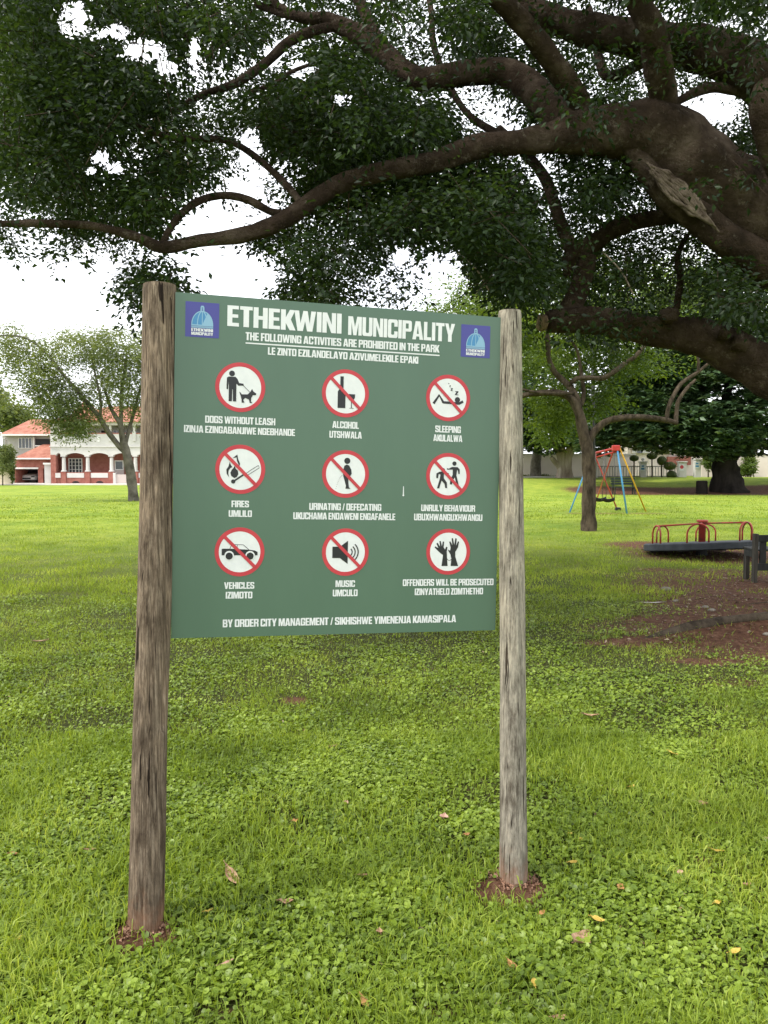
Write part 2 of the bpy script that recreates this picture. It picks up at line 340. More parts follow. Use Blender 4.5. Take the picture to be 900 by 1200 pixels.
def paint(n, c, c2, wear=.7): return mat(n, c, .5, c2, 7, 8, bump=.25, bscale=20, ramp=(.5, wear+.05), spec=.4, bdist=.004)
M['p_red'] = paint('red_paint', (.48, .035, .028), (.26, .04, .03)); M['p_blue'] = paint('blue_paint', (.06, .25, .46), (.10, .28, .42))
M['p_yellow'] = paint('yellow_paint', (.70, .38, .02), (.55, .30, .04)); M['p_orange'] = paint('red_orange_paint', (.52, .07, .06), (.40, .06, .05))
M['p_hoop'] = paint('worn_red_paint', (.36, .045, .03), (.16, .045, .03), .6)
M['p_disc'] = mat('grey_blue_deck', (.022, .027, .034), .6, (.045, .052, .062), 5, 8, bump=.4, bscale=18, spec=.3, bdist=.006)
M['chain'] = mat('chain_steel', (.12, .12, .12), .5, metal=.6)
M['bench'] = mat('dark_timber', (.018, .020, .019), .7, (.045, .046, .042), 22, 6, bump=.5, stretch=(1, 1, .1), spec=.2, bdist=.004)
M['bench_edge'] = mat('grey_timber', (.035, .032, .027), .75, (.08, .072, .056), 22, 6, bump=.5, stretch=(1, 1, .1), spec=.2, bdist=.004)
M['green_bench'] = mat('dark_green_paint', (.012, .022, .018), .6)
M['iron'] = mat('dark_iron', (.02, .02, .022), .6)
M['gate_iron'] = mat('grey_iron', (.25, .24, .23), .6)
M['mould'] = mat('leaf_mould', (.045, .02, .014), .95, (.11, .055, .035), 3, 6, bump=.6, spec=.05)
M['dead'] = mat('dead_leaf', (.20, .105, .06), .75, (.42, .27, .17), 45, 6, bump=.5, spec=.2, bdist=.002)
M['dead_pink'] = mat('pinkish_dead_leaf', (.33, .18, .13), .75, (.48, .31, .24), 45, 6, bump=.4, spec=.2, bdist=.002)
M['yellow_leaf'] = mat('yellow_leaf', (.40, .27, .04), .6, (.52, .38, .09), 50, 5, spec=.3)
M['orange_leaf'] = mat('orange_leaf', (.28, .13, .05), .65, (.40, .22, .08), 50, 5, spec=.3)
M['paper'] = mat('white_scrap', (.7, .68, .64), .7)
M['stone'] = mat('pale_stone', (.17, .15, .12), .85, (.30, .27, .22), 20, bump=.5)
M['twine'] = mat('pale_twig', (.17, .13, .10), .9, (.27, .22, .17), 20)

# ------------------------------------------------------------------ ground sheet
def axis(a, b, near, lo, growth):
    v = [0.0]; st = near
    while v[-1] < b: v.append(v[-1]+st); st = near if v[-1] < lo else st*growth
    n = [0.0]; st = near
    while n[-1] > a: n.append(n[-1]-st); st = near if -n[-1] < lo else st*growth
    return np.array(n[:0:-1]+v)
xs = axis(-600, 600, .075, 4.2, 1.05); ys = axis(-60, 1200, .075, 8, 1.035)
X, Y = np.meshgrid(xs, ys); Z = height(X, Y)
V = np.stack([X, Y, Z], -1).reshape(-1, 3); nx = len(xs); ny = len(ys)
I = (np.arange(ny-1)[:, None]*nx+np.arange(nx-1)[None]).ravel()
ground = np_mesh('ground', V, np.stack([I, I+1, I+1+nx, I+nx], 1), M['ground']); tag(ground, kind='structure')
at = ground.data.attributes.new('bare', 'FLOAT', 'POINT'); at.data.foreach_set('value', dirt(V[:, 0], V[:, 1]).astype(np.float32))
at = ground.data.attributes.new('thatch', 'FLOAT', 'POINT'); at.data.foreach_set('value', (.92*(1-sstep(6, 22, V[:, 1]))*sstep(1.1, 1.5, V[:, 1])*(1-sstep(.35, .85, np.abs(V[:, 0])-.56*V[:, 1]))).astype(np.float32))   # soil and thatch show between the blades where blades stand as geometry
ground.data.polygons.foreach_set('use_smooth', np.ones(len(I), bool))

# ------------------------------------------------------------------ turf: pennywort and grass blades
def scatter(n, d0, d1, side=.62):
    d = np.exp(rng.uniform(math.log(d0), math.log(d1), n)) if d0 > 3 else rng.uniform(d0, d1, n)
    x = rng.uniform(-1, 1, n)*(side*d+.75); return x, d
def clover(n, d0, d1, size, k, lift):
    x, y = scatter(n, d0, d1, .56)
    clump = fbm(x*2.1, y*2.1, 21); D = dirt(x, y)+.5*(fbm(x*9, y*9, 5)-.5)
    keep = (rng.random(n) < np.clip((clump-.22)*2.6, .30, 1)*(1-sstep(.25, .8, D)*.97)); x, y, clump = x[keep], y[keep], clump[keep]; n = len(x)
    bs = rng.random(n); s = size*(.45+.75*bs**1.5)*(.8+.5*clump)
    z = height(x, y)+lift*(.2+.8*rng.random(n)**1.2)*(.6+.7*clump)
    c = np.stack([x, y, z], 1); Nn = rng.normal(size=(n, 3))*.42; Nn[:, 2] += 1; Nn[:, 0] -= .12; Nn = norm(Nn)
    A = norm(np.cross(Nn, rng.normal(size=(n, 3)))); B = np.cross(Nn, A)
    ang = np.linspace(.28, 2*math.pi-.28, k)
    ring = [c+(A*math.cos(a)+B*math.sin(a))*(s*(1+.06*math.sin(5*a)))[:, None]*.5+Nn*(s*.10)[:, None] for a in ang]
    v = np.stack([c-A*(s*-.06)[:, None]]+ring, 1).reshape(-1, 3); i = np.arange(n)[:, None]*(k+1)
    f = np.concatenate([i+np.array([[0, j+1, j+2]]) for j in range(k-1)], 1).reshape(-1, 3)
    return v, f
def blades(n, d0, d1, hgt, wid, seg2, side=.62, tuft=True):
    side = min(side, .56)
    x, y = scatter(n, d0, d1, side)
    g = fbm(x*1.7, y*1.7, 33); D = dirt(x, y)+.5*(fbm(x*9, y*9, 5)-.5)
    keep = rng.random(n) < np.clip((g-.22)*2.2, .28, 1)*(1-sstep(.3, .85, D)*.95); x, y, g = x[keep], y[keep], g[keep]; n = len(x)
    if tuft:
        q = .045; tx = (np.floor(x/q)+.5+.45*(hsh(np.floor(x/q).astype(int), np.floor(y/q).astype(int), 4)-.5)*2)*q
        ty = (np.floor(y/q)+.5+.45*(hsh(np.floor(x/q).astype(int), np.floor(y/q).astype(int), 8)-.5)*2)*q
        t = (rng.random(n) < .55)[:, None][:, 0]; x = np.where(t, tx+rng.normal(size=n)*.006, x); y = np.where(t, ty+rng.normal(size=n)*.006, y)
    h = hgt*(.35+.9*rng.random(n))*(.55+.9*g); wd = wid*(.6+.8*rng.random(n)); a = rng.uniform(0, 2*math.pi, n); fa = rng.uniform(0, 2*math.pi, n); lean = rng.uniform(.1, .95, n)
    b = np.stack([x, y, height(x, y)-.004], 1); side_ = np.stack([np.cos(fa), np.sin(fa), 0*fa], 1); ld = np.stack([np.cos(a), np.sin(a), 0*a], 1); up = np.array([[0, 0, 1.]])
    tip = b+ld*(h*lean)[:, None]+up*(h*(1-.35*lean))[:, None]
    if seg2:
        mid = b+ld*(h*lean*.3)[:, None]+up*(h*.58)[:, None]
        v = np.stack([b-side_*wd[:, None]*.4, b+side_*wd[:, None]*.4, mid+side_*wd[:, None]*.5, mid-side_*wd[:, None]*.5, tip], 1).reshape(-1, 3); i = np.arange(n)[:, None]*5
        f = np.concatenate([i+np.array([[0, 1, 2]]), i+np.array([[0, 2, 3]]), i+np.array([[3, 2, 4]])], 1).reshape(-1, 3)
    else:
        v = np.stack([b-side_*wd[:, None]*.5, b+side_*wd[:, None]*.5, tip], 1).reshape(-1, 3); f = (np.arange(n)[:, None]*3+np.array([[0, 1, 2]]))
    return v, f
def join(parts):
    vs, fs, b = [], [], 0
    for v, f in parts: vs.append(v); fs.append(f+b); b += len(v)
    return np.concatenate(vs), np.concatenate(fs)
v, f = join([clover(180000, 1.4, 4.4, .0205, 7, .030), clover(150000, 3.9, 9.5, .023, 5, .028)])
tag(np_mesh('ground_cover', v, f, M['clover']), 'low round-leaved creeping plants spread between the grass near the sign', 'ground cover', kind='stuff')
v, f = join([blades(165000, 1.3, 4.5, .072, .0041, True), blades(170000, 3.8, 10, .055, .0052, False), blades(210000, 9, 26, .065, .011, False), blades(60000, 24, 46, .07, .03, False, .55, False)])
tag(np_mesh('grass', v, f, M['blade']), 'bright green lawn grass covering the park ground', 'grass', kind='stuff')

# ------------------------------------------------------------------ notice sign
TL, TR, BL, BR = PC(205, 342, 2.642), PC(584.5, 372, 2.93), PC(201, 748, 2.678), PC(585, 738.5, 2.966)
ex = ((TR-TL).normalized()+(BR-BL).normalized()).normalized(); ey = ((BL-TL)+(BR-TR)).normalized(); ey = (ey-ex*ey.dot(ex)).normalized(); nrm = ex.cross(ey).normalized()
if nrm.y > 0: nrm = -nrm
CEN = (TL+TR+BL+BR)/4
def bpt(px, py):
    r = ray(px, py); t = (CEN-EYE).dot(nrm)/r.dot(nrm); q = EYE+r*t-CEN; return q.dot(ex), q.dot(ey)
def B3(u, v, h=0): return CEN+ex*u+ey*v+nrm*h
us = [bpt(*p) for p in ((205, 342), (584.5, 372), (201, 748), (585, 738.5))]
U0 = (us[0][0]+us[2][0])/2; U1 = (us[1][0]+us[3][0])/2; V0 = (us[0][1]+us[1][1])/2; V1 = (us[2][1]+us[3][1])/2
sign = empty('notice_sign', (CEN.x, CEN.y, 0), 'green park notice board with nine red-ringed prohibition pictograms, fixed between two round timber posts', 'sign')
def post(axis_px, zc, m, label, groove, seed):
    rnd = random.Random(seed); pts = []
    for px, py, w_ in axis_px: c = PC(px, py, zc); pts.append((c, w_*.5/F*zc))
    d = (pts[-1][0]-pts[-2][0]).normalized(); pts.append((pts[-1][0]+d*.35, pts[-1][1]*1.02))     # into the soil
    c, r = spline(pts, 22); n = len(c); seg = 44; mb = MB(); vs = []
    org = Vector((G(*axis_px[-1][:2]).x, G(*axis_px[-1][:2]).y, 0))
    for i, (p, rr) in enumerate(zip(c, r)):
        for k in range(seg):
            a = 2*math.pi*k/seg; z = i*.09
            dr = .018*math.sin(2*a+z*.5+seed)+.012*math.sin(3*a-z*.8)+.012*float(vn(math.cos(a)*3+seed, z*1.3, seed))+.02*float(vn(k*.9, z*.35, seed+3))
            for (ga, gd, gw, z0, z1) in groove:
                da = (a-ga-.10*math.sin(z*.35)+math.pi) % (2*math.pi)-math.pi
                if z0 < i/n < z1: dr -= gd*math.exp(-(da/gw)**2)
            e = .002 if i == 0 else 0
            vs.append(p+Vector((math.cos(a), math.sin(a), 0))*(rr*(1+dr)-e))
    fs = [(i*seg+k, (i+1)*seg+k, (i+1)*seg+(k+1)%seg, i*seg+(k+1)%seg) for i in range(n-1) for k in range(seg)]
    mb.add(vs, fs, 0); top = len(mb.v); mb.add([v_ for v_ in vs[:seg]]+[c[0]+Vector((0, 0, .004))], [(k, (k+1)%seg, seg) for k in range(seg)], 1)
    o = mb.build('post', [m, M['endgrain']], sign, True, origin=org); tag(o, label); return o
post([(187, 334, 38), (183.5, 560, 37.5), (181.3, 700, 39), (176, 850, 38.5), (172.8, 1000, 39.5), (171, 1086, 40)], 2.66, M['post_l'], 'darker brown post with a long drying crack', [(-1.55, .11, .09, .02, .93), (-.55, .16, .16, .02, .5), (-1.0, .05, .06, .3, .7)], 3)
post([(597.5, 364.5, 26), (599, 560, 27.5), (600.5, 740, 29.5), (601, 900, 30.5), (602, 1034, 33)], 2.95, M['post_r'], 'pale grey weathered post', [(-1.75, .05, .06, .1, .95), (-1.1, .04, .05, .05, .6)], 8)
b_ = MB(); T = .006
cs = [B3(U0, V0, 0), B3(U1, V0, 0), B3(U1, V1, 0), B3(U0, V1, 0)]; bk = [B3(U0, V0, -T), B3(U1, V0, -T), B3(U1, V1, -T), B3(U0, V1, -T)]
b_.add(cs+bk, [(0, 3, 2, 1)], 0); b_.add(cs+bk, [(4, 5, 6, 7), (0, 1, 5, 4), (1, 2, 6, 5), (2, 3, 7, 6), (3, 0, 4, 7)], 1)
board = b_.build('board', [M['board'], M['board_back']], sign)
GL = {
 'A': (.58, [[(0,0),(.19,0),(.215,.17),(.365,.17),(.39,0),(.58,0),(.42,1),(.16,1)], [(.235,.31),(.345,.31),(.29,.78)]]),
 'B': (.52, [[(0,0),(.42,0),(.52,.1),(.52,.44),(.46,.51),(.51,.58),(.51,.9),(.42,1),(0,1)], [(.18,.16),(.34,.16),(.34,.43),(.18,.43)], [(.18,.59),(.33,.59),(.33,.84),(.18,.84)]]),
 'C': (.52, [[(.52,.36),(.52,.1),(.42,0),(.1,0),(0,.1),(0,.9),(.1,1),(.42,1),(.52,.9),(.52,.62),(.34,.62),(.34,.8),(.29,.83),(.23,.83),(.18,.8),(.18,.2),(.23,.17),(.29,.17),(.34,.2),(.34,.36)]]),
 'D': (.52, [[(0,0),(.42,0),(.52,.1),(.52,.9),(.42,1),(0,1)], [(.18,.17),(.3,.17),(.34,.2),(.34,.8),(.3,.83),(.18,.83)]]),
 'E': (.42, [[(0,0),(.42,0),(.42,.17),(.18,.17),(.18,.42),(.39,.42),(.39,.58),(.18,.58),(.18,.83),(.41,.83),(.41,1),(0,1)]]),
 'F': (.40, [[(0,0),(.18,0),(.18,.4),(.38,.4),(.38,.56),(.18,.56),(.18,.83),(.4,.83),(.4,1),(0,1)]]),
 'G': (.52, [[(.52,0),(.52,.54),(.27,.54),(.27,.42),(.33,.42),(.33,.2),(.29,.17),(.23,.17),(.18,.2),(.18,.8),(.23,.83),(.29,.83),(.34,.8),(.34,.64),(.52,.64),(.52,.9),(.42,1),(.1,1),(0,.9),(0,.1),(.1,0),(.36,0),(.40,.05),(.42,0)]]),
 'H': (.52, [[(0,0),(.18,0),(.18,.41),(.34,.41),(.34,0),(.52,0),(.52,1),(.34,1),(.34,.59),(.18,.59),(.18,1),(0,1)]]),
 'I': (.18, [[(0,0),(.18,0),(.18,1),(0,1)]]),
 'J': (.34, [[(0,0),(.24,0),(.34,.1),(.34,1),(.14,1),(.14,.17),(0,.17)]]),
 'K': (.55, [[(0,0),(.18,0),(.18,.34),(.33,0),(.55,0),(.37,.53),(.53,1),(.33,1),(.18,.62),(.18,1),(0,1)]]),
 'L': (.40, [[(0,0),(.4,0),(.4,.17),(.18,.17),(.18,1),(0,1)]]),
 'M': (.70, [[(0,0),(.17,0),(.17,.68),(.27,0),(.43,0),(.53,.68),(.53,0),(.7,0),(.7,1),(.46,1),(.35,.45),(.24,1),(0,1)]]),
 'N': (.52, [[(0,0),(.165,0),(.165,.6),(.345,0),(.52,0),(.52,1),(.355,1),(.355,.42),(.175,1),(0,1)]]),
 'O': (.52, [[(.1,0),(.42,0),(.52,.1),(.52,.9),(.42,1),(.1,1),(0,.9),(0,.1)], [(.23,.17),(.29,.17),(.34,.2),(.34,.8),(.29,.83),(.23,.83),(.18,.8),(.18,.2)]]),
 'P': (.50, [[(0,0),(.18,0),(.18,.4),(.4,.4),(.5,.5),(.5,.9),(.4,1),(0,1)], [(.18,.56),(.33,.56),(.33,.84),(.18,.84)]]),
 'R': (.52, [[(0,0),(.18,0),(.18,.42),(.27,.42),(.34,.36),(.34,0),(.52,0),(.52,.38),(.45,.49),(.52,.58),(.52,.9),(.42,1),(0,1)], [(.18,.58),(.34,.58),(.34,.84),(.18,.84)]]),
 'S': (.52, [[(0,.1),(.1,0),(.42,0),(.52,.1),(.52,.44),(.44,.52),(.18,.66),(.18,.8),(.23,.84),(.29,.84),(.34,.8),(.34,.68),(.51,.68),(.51,.9),(.41,1),(.1,1),(0,.9),(0,.6),(.08,.5),(.34,.36),(.34,.2),(.29,.16),(.23,.16),(.18,.2),(.18,.34),(0,.34)]]),
 'T': (.46, [[(.13,0),(.33,0),(.33,.83),(.46,.83),(.46,1),(0,1),(0,.83),(.13,.83)]]),
 'U': (.52, [[(.1,0),(.42,0),(.52,.1),(.52,1),(.34,1),(.34,.2),(.29,.17),(.23,.17),(.18,.2),(.18,1),(0,1),(0,.1)]]),
 'V': (.56, [[(.17,0),(.39,0),(.56,1),(.36,1),(.28,.35),(.18,1),(0,1)]]),
 'W': (.82, [[(.13,0),(.33,0),(.41,.5),(.49,0),(.69,0),(.82,1),(.64,1),(.585,.38),(.5,1),(.34,1),(.235,.38),(.18,1),(0,1)]]),
 'X': (.56, [[(0,0),(.18,0),(.28,.27),(.36,0),(.56,0),(.4,.5),(.55,1),(.35,1),(.28,.74),(.21,1),(.01,1),(.16,.5)]]),
 'Y': (.54, [[(.17,0),(.37,0),(.37,.36),(.54,1),(.34,1),(.27,.62),(.18,1),(0,1),(.17,.36)]]),
 'Z': (.42, [[(0,0),(.42,0),(.42,.17),(.21,.17),(.42,.83),(.42,1),(.01,1),(.01,.83),(.18,.83),(0,.17)]]),
 '/': (.3, [[(0,0),(.13,0),(.3,1),(.17,1)]]), ' ': (.16, [])}
def round_(lp):
    out = []; n = len(lp)
    for i in range(n):
        o, p, q, r = lp[i-1], lp[i], lp[(i+1) % n], lp[(i+2) % n]; dx, dy = q[0]-p[0], q[1]-p[1]
        if .075 < abs(dx) < .125 and .075 < abs(dy) < .125 and (abs(p[0]-o[0]) < 1e-6 or abs(p[1]-o[1]) < 1e-6):
            v_ = abs(p[0]-o[0]) < 1e-6; c = (p[0], q[1]) if v_ else (q[0], p[1])
            a_ = (p[0], p[1]-.05*(1 if dy > 0 else -1)) if v_ else p; b_ = q if v_ else (q[0], q[1]+.05*(1 if dy > 0 else -1))
            out += [((1-t)**2*a_[0]+2*t*(1-t)*c[0]+t*t*b_[0], (1-t)**2*a_[1]+2*t*(1-t)*c[1]+t*t*b_[1]) for t in (0, .2, .4, .6, .8, 1)]; skip = True
        else:
            o2, dx2, dy2 = lp[i-2], p[0]-o[0], p[1]-o[1]
            if .075 < abs(dx2) < .125 and .075 < abs(dy2) < .125 and (abs(o[0]-o2[0]) < 1e-6 or abs(o[1]-o2[1]) < 1e-6): continue
            out.append(p)
    return out
for k_ in "BCDGJOPRSU": GL[k_] = (GL[k_][0], [round_(l_) for l_ in GL[k_][1]])
def flat(mb, loops, fn, mi=0):
    tr = tessellate_polygon([[Vector((x, y, 0)) for x, y in l] for l in loops]); pts = [p for l in loops for p in l]
    mb.add([fn(x, y) for x, y in pts], [tuple(t) for t in tr], mi)
def text(s, x0, yt0, yb0, x1, yt1, yb1, h=.0006):
    a, b, c, d = bpt(x0, yt0), bpt(x0, yb0), bpt(x1, yt1), bpt(x1, yb1)
    u0, u1 = (a[0]+b[0])/2, (c[0]+d[0])/2; vb = (b[1]+d[1])/2; H = ((b[1]-a[1])+(d[1]-c[1]))/2
    gap = .035; tot = sum(GL[ch][0]+gap for ch in s)-gap; sx = (u1-u0)/tot; mb = MB(); x = 0
    for ch in s:
        w_, lp = GL[ch]
        if lp: flat(mb, lp, lambda p, q, x=x: B3(u0+(x+p)*sx, vb-q*H, h))
        x += w_+gap-(.09 if ch == 'K' else 0)
    o = mb.build('lettering', M['white'], board); return o
TX = [("ETHEKWINI", 266.5, 357.2, 381, 403, 368.3, 392.2), ("MUNICIPALITY", 408, 370.5, 393, 533, 379.7, 400.4),
 ("THE FOLLOWING ACTIVITIES ARE PROHIBITED IN THE PARK", 287.8, 388.8, 398, 515, 404.8, 413.8), ("LE ZINTO EZILANDELAYO AZIVUMELEKILE EPAKI", 314, 406.5, 415, 491.8, 418.6, 427),
 ("DOGS WITHOUT LEASH", 240.4, 487.3, 495.6, 322.6, 490, 498.3), ("IZINJA EZINGABANJIWE NGEBHANDE", 215.6, 498, 506.3, 345.7, 503, 511),
 ("ALCOHOL", 389.5, 493.5, 501.5, 420.5, 494.6, 502.6), ("UTSHWALA", 386, 505, 513, 424, 506, 514), ("SLEEPING", 510, 498.8, 506.6, 540, 499.6, 507.4), ("AKULALWA", 507.8, 509.4, 517.2, 542.4, 510, 517.8),
 ("FIRES", 271.3, 586.6, 594.3, 291.8, 586.8, 594.5), ("UMLILO", 268, 598, 605.7, 295.2, 598, 605.7), ("URINATING / DEFECATING", 362.4, 589.7, 597.7, 446.8, 590.4, 598.4), ("UKUCHAMA ENDAWENI ENGAFANELE", 343.7, 600.7, 608.6, 463.9, 601.5, 609.4),
 ("UNRULY BEHAVIOUR", 493.5, 591.7, 599.2, 556.7, 591.9, 599.4), ("UBUXHWANGUXHWANGU", 485.2, 602.4, 610.1, 565.2, 602.4, 610.1), ("VEHICLES", 262.7, 682.4, 690.2, 298, 682, 689.8), ("IZIMOTO", 264.5, 693.5, 701.4, 295.7, 693.3, 701.2),
 ("MUSIC", 393.2, 680.2, 687.9, 416, 680, 687.7), ("UMCULO", 390, 691, 698.8, 419, 690.8, 698.6), ("OFFENDERS WILL BE PROSECUTED", 472, 678.8, 686.5, 578.3, 678.2, 685.9), ("IZINYATHELO ZOMTHETHO", 486, 689.6, 697.3, 566, 688.8, 696.5),
 ("BY ORDER CITY MANAGEMENT / SIKHISHWE YIMENENJA KAMASIPALA", 261, 726.8, 735.5, 536, 719.9, 728.6)]
for t in TX: text(*t)
mb = MB(); a, b = bpt(287.8, 400.4), bpt(515, 416.6); vm = (a[1]+b[1])/2
mb.add([B3(a[0], vm, .0006), B3(b[0], vm, .0006), B3(b[0], vm+.0045, .0006), B3(a[0], vm+.0045, .0006)], [(0, 3, 2, 1)]); o = mb.build('underline', M['white'], board)
def circ(cx, cy, r, n=24, a0=0, a1=360): return [(cx+r*math.cos(R(a0+(a1-a0)*i/n)), cy+r*math.sin(R(a0+(a1-a0)*i/n))) for i in range(n + (0 if a1-a0 == 360 else 1))]
def thick(pts, w_):
    out = []
    L_ = []; R_ = []
    for i, p in enumerate(pts):
        a = pts[max(i-1, 0)]; b = pts[min(i+1, len(pts)-1)]; dx, dy = b[0]-a[0], b[1]-a[1]; l = math.hypot(dx, dy); nx_, ny_ = -dy/l*w_/2, dx/l*w_/2
        L_.append((p[0]+nx_, p[1]+ny_)); R_.append((p[0]-nx_, p[1]-ny_))
    return L_+R_[::-1]
K, Wt = 2, 1   # black, white
def rect(a, b, c, d): return [(a, b), (c, b), (c, d), (a, d)]
PIC = {
 'dog': [(K, circ(-.34, .54, .115)), (K, [(-.54, .36), (-.48, .41), (-.2, .41), (-.12, .33), (-.05, .17), (.12, .15), (.14, .07), (-.08, .06), (-.16, .14), (-.16, -.58), (-.29, -.58), (-.30, -.1), (-.32, -.1), (-.33, -.58), (-.46, -.58), (-.46, 0), (-.47, .22), (-.49, -.1), (-.55, -.1)]),
   (K, thick([(.12, .07), (.38, -.18)], .02)), (K, [(-.04, -.18), (.0, -.2), (.06, -.28), (.3, -.27), (.40, -.16), (.47, -.04), (.52, -.14), (.64, -.22), (.63, -.28), (.5, -.3), (.44, -.42), (.43, -.55), (.49, -.61), (.38, -.62), (.35, -.48), (.2, -.42), (.12, -.5), (.17, -.61), (.06, -.62), (.05, -.48), (.02, -.36)])],
 'alcohol': [(K, [(-.33, -.62), (.0, -.62), (.0, .05), (-.03, .12), (-.09, .18), (-.09, .7), (-.23, .7), (-.23, .18), (-.3, .12), (-.33, .05)]), (K, [(.1, -.02), (.41, -.02), (.4, -.18), (.34, -.28), (.275, -.32), (.275, -.59), (.4, -.62), (.14, -.62), (.24, -.59), (.24, -.32), (.16, -.27), (.11, -.18)])],
 'sleeping': [(K, thick([(-.66, -.27), (-.41, .1), (-.22, -.2), (-.2, -.2), (.3, -.21), (.5, -.22), (.68, -.12)], .11)), (K, circ(.42, -.06, .12)), (K, [(.3 + p*.38, .14+q*.17) for p, q in GL['Z'][1][0]]), (K, [(.1+p*.24, .31+q*.12) for p, q in GL['Z'][1][0]]), (K, [(.04+p*.14, .47+q*.08) for p, q in GL['Z'][1][0]]), (K, rect(-.01, .6, .03, .64))],
 'fires': [(K, [(-.24, -.36), (-.36, -.28), (-.4, -.15), (-.34, -.02), (-.27, .06), (-.22, .16), (-.2, .04), (-.1, -.06), (-.08, -.2), (-.14, -.32)]), (K, [(-.44, -.34), (-.54, -.2), (-.56, -.02), (-.47, .12), (-.43, .3), (-.38, .16), (-.32, .08), (-.4, .04), (-.47, -.06), (-.48, -.2)]), (K, [(-.32, .44), (-.13, .6), (-.1, .42), (-.02, .24), (-.04, .1), (-.14, .34), (-.16, .48)]),
   (K, circ(-.28, -.5, .085)), (K, thick([(-.25, -.48), (.12, -.22)], .07)), (K, thick([(.18, -.2), (.36, -.06), (.72, .18)], .02)), (K, thick([(.72, .18), (.76, .08), (.4, -.16)], .02)), (K, thick([(.4, -.16), (.3, -.22)], .02))],
 'urinating': [(K, circ(.06, .55, .13)), (K, [(-.06, .34), (.04, .4), (.14, .36), (.24, .18), (.26, .02), (.18, -.12), (.12, -.14), (.12, -.3), (.15, -.55), (.22, -.62), (.0, -.62), (.02, -.5), (-.04, -.28), (-.1, -.1), (-.12, .12)])]+[(K, circ(-.14-.27*t, -.06-.14*t-.42*t*t, .012, 6)) for t in [i/11 for i in range(12)]],
 'unruly': [(K, circ(.27, .55, .095)), (K, [(.16, .4), (.42, .4), (.52, .3), (.52, .1), (.46, .1), (.44, .24), (.4, .28), (.37, .04), (.5, -.42), (.4, -.44), (.3, -.05), (.2, -.2), (.18, -.36), (.08, -.36), (.1, -.14), (.2, .06), (.2, .28), (-.06, .34), (-.07, .28)]), (K, circ(-.24, .26, .085)),
   (K, [(-.4, .18), (-.2, .2), (.02, .12), (.02, .04), (-.2, .1), (-.2, -.1), (-.06, -.28), (-.04, -.52), (-.13, -.52), (-.16, -.34), (-.3, -.2), (-.4, -.54), (-.5, -.54), (-.38, -.12), (-.36, .06), (-.44, .08), (-.46, -.1), (-.54, -.1), (-.54, .1)])],
 'vehicles': [(K, [(-.72, -.14), (-.72, .12), (-.62, .13), (-.4, .13), (.38, .09), (.6, .06), (.72, 0), (.72, -.14)]), (K, thick([(-.4, .12), (-.32, .3), (.14, .29), (.38, .08)], .022)), (K, thick([(-.1, .29), (-.1, .1)], .02)), (3, circ(-.42, -.15, .19)), (3, circ(.42, -.15, .19)), (4, circ(-.42, -.17, .145)), (4, circ(.42, -.17, .145))],
 'music': [(K, [(-.56, -.25), (-.24, -.25), (.1, -.5), (.1, .48), (-.24, .23), (-.56, .23)])]+[(K, circ(.1, 0, r_, 12, -48, 48)+circ(.1, 0, r_-.05, 12, -48, 48)[::-1]) for r_ in (.21, .34, .47)],
 'hands': [(K, [(-.3, -.62), (-.02, -.62), (-.06, -.2), (-.07, .02), (-.04, .2), (-.1, .22), (-.16, .1), (-.22, .2), (-.2, .44), (-.26, .45), (-.3, .24), (-.36, .47), (-.42, .46), (-.38, .22), (-.5, .4), (-.55, .36), (-.46, .16), (-.6, .24), (-.63, .19), (-.5, .06), (-.36, -.06), (-.24, -.14)]),
   (K, [(.12, -.62), (.46, -.62), (.32, -.2), (.32, 0), (.44, .2), (.48, .44), (.43, .46), (.35, .26), (.37, .58), (.31, .6), (.26, .3), (.2, .6), (.14, .58), (.18, .28), (.08, .46), (.03, .43), (.1, .2), (.08, .05), (-.02, .1), (-.0, .04), (.1, -.12), (.14, -.3)]), (K, thick([(-.05, -.3), (.0, -.37), (.08, -.38), (.14, -.33)], .02))]}
CIR = [('dog', 281.7, 453.9, 'white disc with a person walking a dog, no slash', 0), ('alcohol', 404.9, 461, 'slashed bottle and wine glass', 1), ('sleeping', 525.2, 466.4, 'slashed figure lying asleep', 1), ('fires', 281.7, 550, 'slashed flame and match', 1), ('urinating', 405, 555.4, 'slashed standing figure seen from the side', 1),
 ('unruly', 525.2, 557.9, 'slashed pair of fighting figures', 1), ('vehicles', 280.9, 646.7, 'slashed car', 1), ('music', 404.8, 647, 'slashed loudspeaker', 1), ('hands', 525.3, 646.6, 'two raised black hands, no slash', 0)]
RU = (bpt(311.1, 454)[0]-bpt(252.3, 454)[0])/2
for key, cx, cy, lab, sl_ in CIR:
    cu, cv = bpt(cx, cy); mb = MB(); f_ = lambda h: (lambda x, y: B3(cu+x*RU, cv-y*RU, h))
    flat(mb, [circ(0, 0, .86, 48)], f_(.0006), 1); flat(mb, [circ(0, 0, 1, 64), circ(0, 0, .835, 64)[::-1]], f_(.0009), 0)
    for i, (mi, lp) in enumerate(PIC[key]):
        flat(mb, [lp], f_(.0012+.0001*i+(.0003 if mi == 3 else .0006 if mi == 4 else 0)), {2: 2, 3: 1, 4: 2}[mi])
    if sl_: flat(mb, [thick([(-.615, .615), (.615, -.615)], .135)], f_(.0026), 0)
    o = mb.build('pictogram', [M['red'], M['white'], M['black']], board); tag(o, lab)
